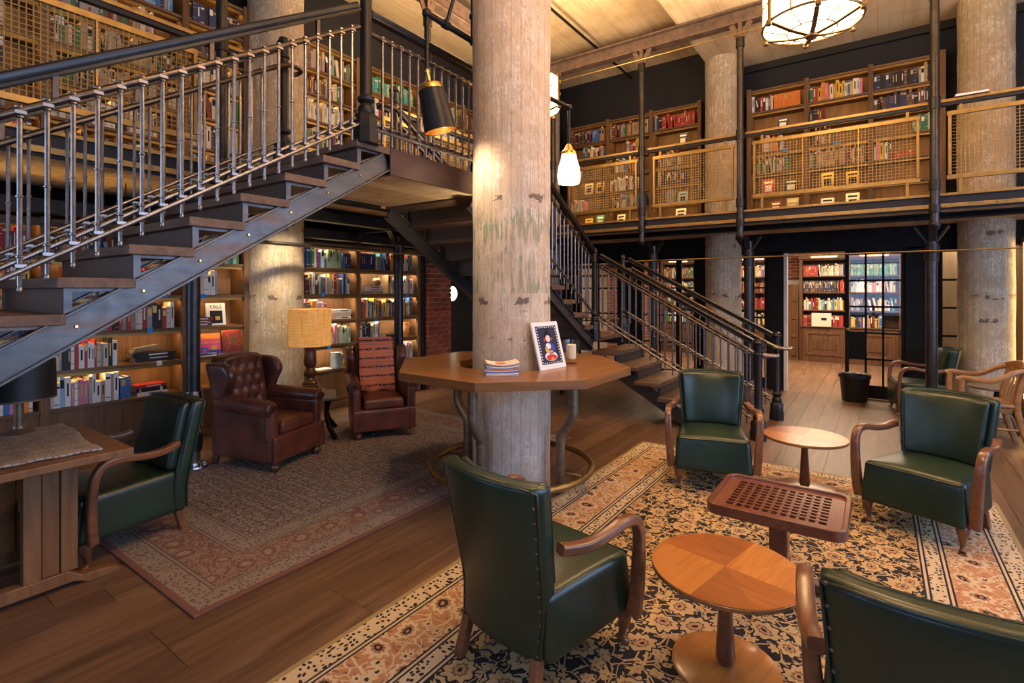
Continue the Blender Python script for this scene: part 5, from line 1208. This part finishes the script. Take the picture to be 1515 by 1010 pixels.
# ---- wooden captain's chair, low table, bin
def captain(label,x,y,rz):
    t=thing('wooden_armchair',label,'chair',(x,y,0),rz); Wm='captain_oak'
    MB().rbox((0,0,0.435),(0.24,0.25,0.02),0.015,2,lambda p:(p.x,p.y*(1-0.08*(0.24-p.x)/0.48),p.z-(0.012*(1-(p.x/0.24)**2)*(1-(p.y/0.25)**2) if p.z>0 else 0)),inner=8).build('seat',Wm,t,60,0,True)
    MB().box(-0.20,0.20,-0.215,0.215,0.36,0.415).build('seat_rail',Wm,t,None,0.006)
    for s in (1,-1):
        MB().sweep(smoothpath([(0.20,0.24*s,0.0),(0.205,0.245*s,0.3),(0.205,0.25*s,0.60),(0.20,0.25*s,0.68)],3),rrect(0.05,0.055,0.01,2),(0,1,0)).build('front_leg',Wm,t,50)
        MB().sweep(smoothpath([(-0.34,0.21*s,0.0),(-0.27,0.21*s,0.22),(-0.235,0.21*s,0.43),(-0.25,0.215*s,0.6),(-0.30,0.22*s,0.80)],3),rrect(0.052,0.05,0.01,2),(0,1,0)).build('back_leg',Wm,t,50)
        MB().sweep(smoothpath([(0.235,0.25*s,0.68),(0.19,0.255*s,0.705),(0.08,0.26*s,0.69),(-0.04,0.262*s,0.69),(-0.12,0.26*s,0.725),(-0.20,0.25*s,0.775),(-0.27,0.23*s,0.80)],4),rrect(0.055,0.048,0.012,2),(0,0,1)).build('arm',Wm,t,50)
        MB().cyl((0.2,0.24*s,0.2),(-0.275,0.21*s,0.2),0.013,n=8).build('stretcher',Wm,t,50)
    MB().cyl((-0.04,0.225,0.2),(-0.04,-0.225,0.2),0.013,n=8).build('stretcher',Wm,t,50)
    MB().sweep(smoothpath([(-0.27,0.235,0.79),(-0.32,0.13,0.82),(-0.335,0,0.83),(-0.32,-0.13,0.82),(-0.27,-0.235,0.79)],4),rrect(0.03,0.10,0.01,2),(0,0,1)).build('top_rail',Wm,t,50)
    for i in range(5):
        y=-0.15+0.075*i; MB().cyl((-0.225,y,0.44),(-0.325+0.02*abs(i-2)/2,y,0.80),0.011,n=8).build('spindle',Wm,t,50)
    return t
captain('honey oak captain style armchair at the right edge',7.33,-0.88,radians(96))
t=thing('low_table','low round table with dark iron legs behind the wooden armchair','table',(8.12,-1.16,0))
MB().lathe([(0.29,0.47),(0.30,0.475),(0.30,0.495),(0.29,0.50)],n=32).build('table_top','grey_wood',t,40)
for i in range(4):
    a=i*pi/2+0.4; MB().sweep(smoothpath([(0.05*cos(a),0.05*sin(a),0.47),(0.08*cos(a),0.08*sin(a),0.25),(0.2*cos(a),0.2*sin(a),0.06),(0.27*cos(a),0.27*sin(a),0.0)],3),rrect(0.025,0.04,0.006,2),(-sin(a),cos(a),0)).build('leg','black_iron',t)
t=thing('waste_bin','black plastic waste bin with liner beside the glazed door','bin',(9.03,0.28,0))
MB().lathe([(0.155,0.0),(0.158,0.01),(0.19,0.36),(0.198,0.375),(0.19,0.38),(0.184,0.36),(0.15,0.02),(0.01,0.015)],n=28).build('body','bin_black',t,40)
rl=random.Random(2); lin=[]
MB().rings([[( (0.20+0.006*rl.random())*cos(2*pi*j/28),(0.20+0.006*rl.random())*sin(2*pi*j/28),z+0.01*rl.random()) for j in range(28)] for z in (0.34,0.385)]+[[(0.176*cos(2*pi*j/28),0.176*sin(2*pi*j/28),0.375) for j in range(28)],[(0.165*cos(2*pi*j/28),0.165*sin(2*pi*j/28),0.30) for j in range(28)]],False,False).build('liner','bin_black',t)
# ================================================================ LAMPS
def lantern(label,x,y,zb,rz,r=0.40,h=0.44):
    t=thing('lantern',label,'lamp',(x,y,zb),rz,'hanging lanterns'); n=6; seg=6
    P=lambda k,rr,z:Vector((rr*cos(2*pi*k/n),rr*sin(2*pi*k/n),z))
    B='lantern_bronze'
    for k in range(n):
        arc=[k+i/seg for i in range(seg+1)]
        lo=[P(q,r,0.10) for q in arc]; hi=[P(q,r,h) for q in arc]
        MB().add(lo+hi,[(i,i+1,seg+2+i,seg+1+i) for i in range(seg)]).build('side_pane','lantern_glass',t)
        mid=[P(q,r*0.5,0.035) for q in arc]
        MB().add(lo+mid,[(i+1,i,seg+1+i,seg+2+i) for i in range(seg)]).build('bottom_pane','lantern_glass',t)
        MB().add(mid+[Vector((0,0,0.0))],[(i+1,i,seg+1) for i in range(seg)]).build('centre_pane','lantern_glass',t)
        MB().add([P(q,r,h) for q in arc]+[Vector((0,0,h+0.05))],[(i,i+1,seg+1) for i in range(seg)]).build('top_pane','lantern_open_top',t)
        u=(cos(2*pi*k/n),sin(2*pi*k/n),0)
        MB().beam(P(k,r+0.012,0.07),P(k,r+0.012,h+0.03),0.05,0.018,u).build('side_strap',B,t,None,0.004)
        MB().beam(P(k,r+0.014,0.085),P(k,r*0.5,0.018),0.042,0.016).build('bottom_strap',B,t,None,0.004); MB().beam(P(k,r*0.5,0.018),(0,0,-0.018),0.042,0.016).build('bottom_strap',B,t,None,0.004)
        MB().tube([P(q,r*0.5,0.028) for q in arc],0.007,6).build('bottom_bar',B,t)
        MB().cyl(P(k+0.5,r+0.004,0.1),P(k+0.5,r+0.004,h),0.007,n=6).build('side_bar',B,t); MB().cyl(P(k+0.5,r,0.094),P(k+0.5,r*0.5,0.028),0.006,n=6).build('bottom_bar',B,t)
        MB().rbox(P(k,r+0.02,0.075),(0.026,0.026,0.03),0.02,2,inner=1).build('corner_lug',B,t,60,0,True)
    for z,q in ((0.098,0.013),(0.28,0.008),(h,0.014)): MB().tube([P(i/6,r+0.006,z) for i in range(36)],q,6,True).build('rim_bar',B,t)
    MB().lathe([(0.004,-0.06),(0.025,-0.05),(0.055,-0.03),(0.06,-0.008),(0.03,0.004)],n=16).build('boss',B,t,40)
    top=(5.45 if y<2.38 else 5.9)-zb
    MB().cyl((0,0,h+0.03),(0,0,top),0.014,n=8).build('stem',B,t,40); MB().lathe([(0.09,0.0),(0.09,-0.02),(0.03,-0.05)],(0,0,top),16).build('ceiling_rose',B,t,40)
    return t
lantern('round glowing glass lantern with bronze straps hanging at the top right',5.47,0.50,3.96,radians(12))
lantern('glowing glass lantern half hidden behind the front column',5.46,3.62,3.80,radians(40))
lantern('assumed glass lantern added near the camera, unseen above the frame',1.75,0.50,3.95,radians(12))  # assumed lantern, added out of view to light the near rug
lantern('assumed glass lantern added out of frame at far right',5.47,-2.4,3.87,radians(12))  # assumed lantern continuing the row, added out of view for its light
# assumed can spot under left gallery, itself unseen, added to light the back column
t=thing('assumed_can_spot','assumed black can spotlight, added under left gallery to light the back column','lamp',(3.02,4.90,0)); q0=Vector((0,0,2.50)); ax_=Vector((0.35,0.75,-0.75)).normalized()
MB().cyl((0,0,2.36),q0,0.012,n=8).build('stem','black_iron',t); MB().tube([Vector((0,0,2.34))-ax_*0.04,Vector((0,0,2.34))+ax_*0.07],0.035,16,cap=False).build('can','black_iron',t,50); MB().tube([Vector((0,0,2.34))+ax_*0.0,Vector((0,0,2.34))+ax_*0.01],0.03,12).build('bulb','bulb_lit',t)
spot('assumed_can_spot_light',(3.02+ax_.x*0.08,4.90+ax_.y*0.08,2.34+ax_.z*0.08),(3.48,5.75,1.62),85,WARM2,radians(75),0.7,0.03)  # light of the assumed can spot, brightens the back column
# pipe lamps on the front column
t=thing('pipe_spot_lamp','dark metal spot lamp on black pipe arm fixed to left of column','lamp')
a0=W(-0.318,4.27,3.655); a1=W(-0.63,3.83,3.655); up0=W(-0.318,4.27,4.3)
MB().cyl(up0,a0,0.024,n=14).build('riser_pipe','black_iron',t,40)
MB().cyl(a0,a1,0.024,n=14).build('arm_pipe','black_iron',t,40)
for c in (a0,a1,W(-0.318,4.27,3.86)): MB().rbox(c,(0.034,0.034,0.034),0.03,3,inner=1).build('elbow','black_iron',t,60,0,True)
MB().cyl(W(-0.318,4.27,3.84),W(-0.24,4.18,3.84),0.022,n=12).build('stub','black_iron',t,40); MB().cyl(W(-0.25,4.155,3.84),W(-0.235,4.175,3.84),0.072,n=20).build('flange','black_iron',t,40)
m0=a0.lerp(a1,0.62); MB().cyl(m0,m0+RT*0.15-FW*0.05+Vector((0,0,0.45)),0.014,n=10).build('stay','black_iron',t,40); MB().cyl(m0-(a1-a0)*0.05,m0+(a1-a0)*0.05,0.033,n=14).build('tee','black_iron',t,40)
e=a1+Vector((0,0,-0.43)); MB().cyl(a1,e,0.015,n=12).build('drop_pipe','black_iron',t,40)
MB().rbox(e,(0.018,0.018,0.02),0.016,3,inner=1).build('swivel','bright_brass',t,60,0,True)
ax=(W(-0.24,4.15,2.35)-e).normalized(); ax=(RT*0.22+FW*0.10-Vector((0,0,1))).normalized()
MB().cyl(e,e+ax*0.09,0.016,n=12).build('neck','bright_brass',t,40); c0=e+ax*0.085
MB().tube([c0,c0+ax*0.02,c0+ax*0.025,c0+ax*0.06],[0.06,0.088,0.094,0.096],28,cap=True).build('cap','bright_brass',t,50)
MB().tube([c0+ax*0.055,c0+ax*0.36],[0.098,0.122],32,cap=False).build('shade','black_iron',t,60)
MB().tube([c0+ax*0.062,c0+ax*0.355],[0.095,0.119],32,cap=False).build('shade_lining','bright_brass',t,60)
MB().rbox(c0+ax*0.2,(0.04,0.04,0.05),0.039,3,inner=1).build('bulb','bulb_lit',t,60,0,True)
spot('spot_lamp_light',c0+ax*0.27,W(-0.15,4.1,1.9),48,WARM2,radians(140),1.0,0.06)
t=thing('pipe_glass_lamp','lit pink glass lamp on black pipe arm right of the front column','lamp')
b0=W(0.285,4.50,3.30); b1=W(0.528,4.80,3.30)
MB().cyl(b0,b1,0.02,n=14).build('arm_pipe','black_iron',t,40); MB().rbox(b1,(0.03,0.03,0.03),0.027,3,inner=1).build('elbow','black_iron',t,60,0,True)
MB().cyl(b0-(b1-b0)*0.02,b0-(b1-b0)*0.08,0.065,n=20).build('flange','black_iron',t,40)
MB().cyl(b1,b1+Vector((0,0,-0.36)),0.013,n=12).build('drop_pipe','black_iron',t,40); z=b1.z-0.36
MB().lathe([(0.016,z+0.02),(0.03,z),(0.045,z-0.03),(0.075,z-0.055),(0.078,z-0.08),(0.066,z-0.085)],(b1.x,b1.y,0),24).build('brass_gallery','bright_brass',t,40)
MB().lathe([(0.066,z-0.075),(0.072,z-0.12),(0.095,z-0.19),(0.105,z-0.27),(0.10,z-0.33),(0.094,z-0.345),(0.09,z-0.33),(0.095,z-0.27)],(b1.x,b1.y,0),32).build('glass_shade','pink_glass_lit',t,60)
# ================================================================ SMALL THINGS
def text(name,s,size,mat,par,M_,ex=0.0006):
    cu=bpy.data.curves.new(name,'FONT'); cu.body=s; cu.size=size; cu.align_x='CENTER'; cu.extrude=ex
    o=bpy.data.objects.new(name,cu); C.objects.link(o); dg=bpy.context.evaluated_depsgraph_get(); me=bpy.data.meshes.new_from_object(o.evaluated_get(dg)); bpy.data.objects.remove(o); bpy.data.curves.remove(cu)
    me.materials.clear(); me.materials.append(M(mat)); q=obj(name,me,par); q.matrix_local=M_; return q
FX=Matrix.Rotation(pi/2,4,'X')
def cover(label,x,z,w,h,mat,y=6.105,tilt=-0.14):
    o=MB().box(-w/2,w/2,0,0.004,0,h).build('display_book',mat); MB().box(-w/2+0.003,w/2-0.004,0.004,0.018,0.003,h-0.003).build('pages','pages',o); MB().box(-w/2,w/2,0.018,0.022,0,h).build('back_cover',mat,o)
    o.location=(x,y,z+0.002); o.rotation_euler=(tilt,0,0); return tag(o,label,'book','display books in bay beside the pipe post')
def patch(o,name,x0,x1,z0,z1,mat,y=-0.0006): return MB().box(x0,x1,y-0.0004,y+0.0006,z0,z1).build(name,mat,o)
# YALE, hat-colour and balloon covers standing in the bay beside the pipe post
yx=onY(321,470,6.1).x; o=cover('white cover with black title and dark photo, standing on third shelf',yx,1.21,0.205,0.25,'print_white'); text('title','YALE',0.062,'print_black',o,Matrix.Translation((0,-0.001,0.19))@FX); patch(o,'photo',-0.065,0.07,0.02,0.165,'print_black'); patch(o,'photo_light',-0.01,0.04,0.06,0.10,'print_gold',-0.0014)
mx_=onY(311,508,6.1).x; o=cover('pink cover reading MEXICOLOR, standing on second shelf',mx_,0.885,0.24,0.235,'print_pink'); patch(o,'red_band',-0.12,0.12,0.17,0.233,'book_orange'); patch(o,'blue_band',-0.12,0.12,0.004,0.05,'print_violet'); patch(o,'door_picture',-0.09,-0.02,0.01,0.085,'print_blue',-0.0014); patch(o,'doorway',-0.075,-0.04,0.012,0.06,'print_pink',-0.0022); patch(o,'sun_picture',0.02,0.08,0.05,0.10,'print_gold',-0.0014); text('title','MEXICOLOR',0.037,'book_yellow',o,Matrix.Translation((0,-0.0016,0.122))@FX)
bx_=onY(346,508,6.1).x; o=cover('red patterned cover with dark balloon shape, standing on second shelf',bx_,0.885,0.23,0.26,'book_dark_red')
for i in range(7):
    for s in (-1,1): MB().beam((0,-0.001,0.13),(s*0.11*cos(-0.9+0.3*i),-0.001,0.13+0.11*sin(-0.9+0.3*i)),0.003,0.001,(0,1,0)).build('ray','book_orange',o)
MB().prism(ell(0,0.15,0.04,0.045),0.001,(0,-0.001,0),(1,0,0),(0,0,1),(0,-1,0)).build('balloon','book_brown',o); MB().prism([(-0.022,0.118),(0.022,0.118),(0.008,0.07),(-0.008,0.07)],0.001,(0,-0.001,0),(1,0,0),(0,0,1),(0,-1,0)).build('balloon_neck','book_brown',o)
# pots, mug and carved piece on the lower shelves
def onshelf(px,z,y=6.16): p=onY(px,430,y); return (p.x,y,z)
t=thing('relief_mug','grey blue relief mug with handle on the lowest shelf','mug',onshelf(497,0.53,6.14))
MB().lathe([(0.085,0.0),(0.088,0.01),(0.08,0.03),(0.074,0.20),(0.078,0.215),(0.073,0.215),(0.069,0.20),(0.07,0.02)],n=28).build('body','tin_grey',t,50)
MB().tube(smoothpath([(0.075,0,0.18),(0.12,0,0.185),(0.135,0,0.13),(0.115,0,0.06),(0.078,0,0.04)],5),0.011,8).build('handle','tin_grey',t,60)
t=thing('clay_jug','two handled orange clay jug on the second shelf by the brick pier','jug',onshelf(599,0.87,6.18))
MB().lathe([(0.05,0.0),(0.055,0.01),(0.072,0.06),(0.075,0.11),(0.06,0.16),(0.055,0.19),(0.066,0.225),(0.06,0.225),(0.05,0.19)],n=28).build('body','terracotta',t,50)
for s in (1,-1): MB().tube(smoothpath([(0.055*s,0,0.19),(0.095*s,0,0.20),(0.10*s,0,0.16),(0.068*s,0,0.13)],4),0.009,8).build('handle','terracotta',t,60)
hx=onY(556,420,6.16).x
t=thing('round_pot','small round bronze pot standing on flat books on fourth shelf','pot',(hx,6.17,1.555+0.115))
MB().lathe([(0.035,0.0),(0.07,0.02),(0.085,0.06),(0.07,0.10),(0.04,0.12),(0.045,0.14),(0.038,0.14)],n=24).build('body','bronze_pot',t,50); MB().tube(smoothpath([(0.04,0,0.13),(0.075,0,0.12),(0.08,0,0.08)],4),0.008,6).build('handle','bronze_pot',t)
o=MB().box(-0.10,0.10,-0.07,0.07,0,0.012).build('notebook','white_paper'); o.location=onshelf(477,0.53,6.17); tag(o,'pale notebook lying beside the grey mug','notebook')
p=onshelf(232,0.87,6.18); 
o=MB().box(-0.11,0.11,-0.03,0.03,0,0.045).rbox((-0.13,0.0,-0.0),(0.025,0.035,0.03),0.024,3,inner=1).build('carved_block','grey_wood',None,50,0.004); o.location=(2.17,6.17,0.87+0.115); o.rotation_euler=(0,-0.12,0.1); tag(o,'carved light wood block on flat books behind the desk chair','ornament')
# blue and white paper shelf markers
def marker(px,py,mat,label,plane=('y',6.052),w=0.05,h=0.05):
    if plane[0]=='y': p=onY(px,py,plane[1]); o=MB().box(-w/2,w/2,-0.001,0.001,-h/2,h/2).build('shelf_marker',mat); 
    else: p=onX(px,py,plane[1]); o=MB().box(-0.001,0.001,-w/2,w/2,-h/2,h/2).build('shelf_marker',mat)
    o.location=p; tag(o,label,'paper marker','paper shelf markers')
marker(222,488,'blue_tape','blue paper marker under third shelf above the carved block'); marker(244,437,'blue_tape','blue paper marker under fourth shelf behind the stairs'); marker(236,537,'white_paper','white paper marker under second shelf near the desk chair',('y',6.06))
marker(478,435.5,'blue_tape','blue paper marker above the linen lamp shade'); marker(603,437.5,'blue_tape','blue paper marker beside the dark post, next to brick pier'); marker(556,473,'blue_tape','blue paper marker above the throw covered chair'); marker(487,514,'blue_tape','blue paper marker just below the linen lamp shade'); marker(301,438,'blue_tape','blue paper marker right of the polished pipe post')
marker(1000,247,'blue_tape','blue paper marker on far gallery behind the left mesh panel',('x',9.25),0.06,0.05); marker(1161,222,'blue_tape','blue paper marker on far gallery, left in the wide mesh panel',('x',9.25),0.07,0.06); marker(1238,211,'blue_tape','blue paper marker on far gallery, middle of wide mesh panel',('x',9.25),0.08,0.05)
marker(566,187,'blue_tape','blue paper marker on the left gallery shelf behind landing')
# book left lying on the gallery rail, box on the annex counter
o=MB().box(-0.07,0.07,-0.14,0.14,0,0.004).build('rail_book','book_dark_red'); MB().box(-0.066,0.066,-0.137,0.137,0.004,0.026).build('pages','white_paper',o); MB().box(-0.07,0.07,-0.14,0.14,0.026,0.030).build('top_cover','book_tan',o); yb=onX(1437,130,7.52).y; o.location=(7.53,yb,3.733); tag(o,'closed book left lying on the far gallery rail','book')
o=MB().box(-0.02,0.02,-0.19,0.19,0,0.30).build('white_carton','cream_pad'); p=onX(1215,486,13.40); o.location=(13.445,p.y,0.80); MB().box(-0.0212,-0.0205,-0.1,0.0,0.14,0.2).build('print','print_black',o); tag(o,'cream printed carton on counter of the adjoining room','box')
make_books()
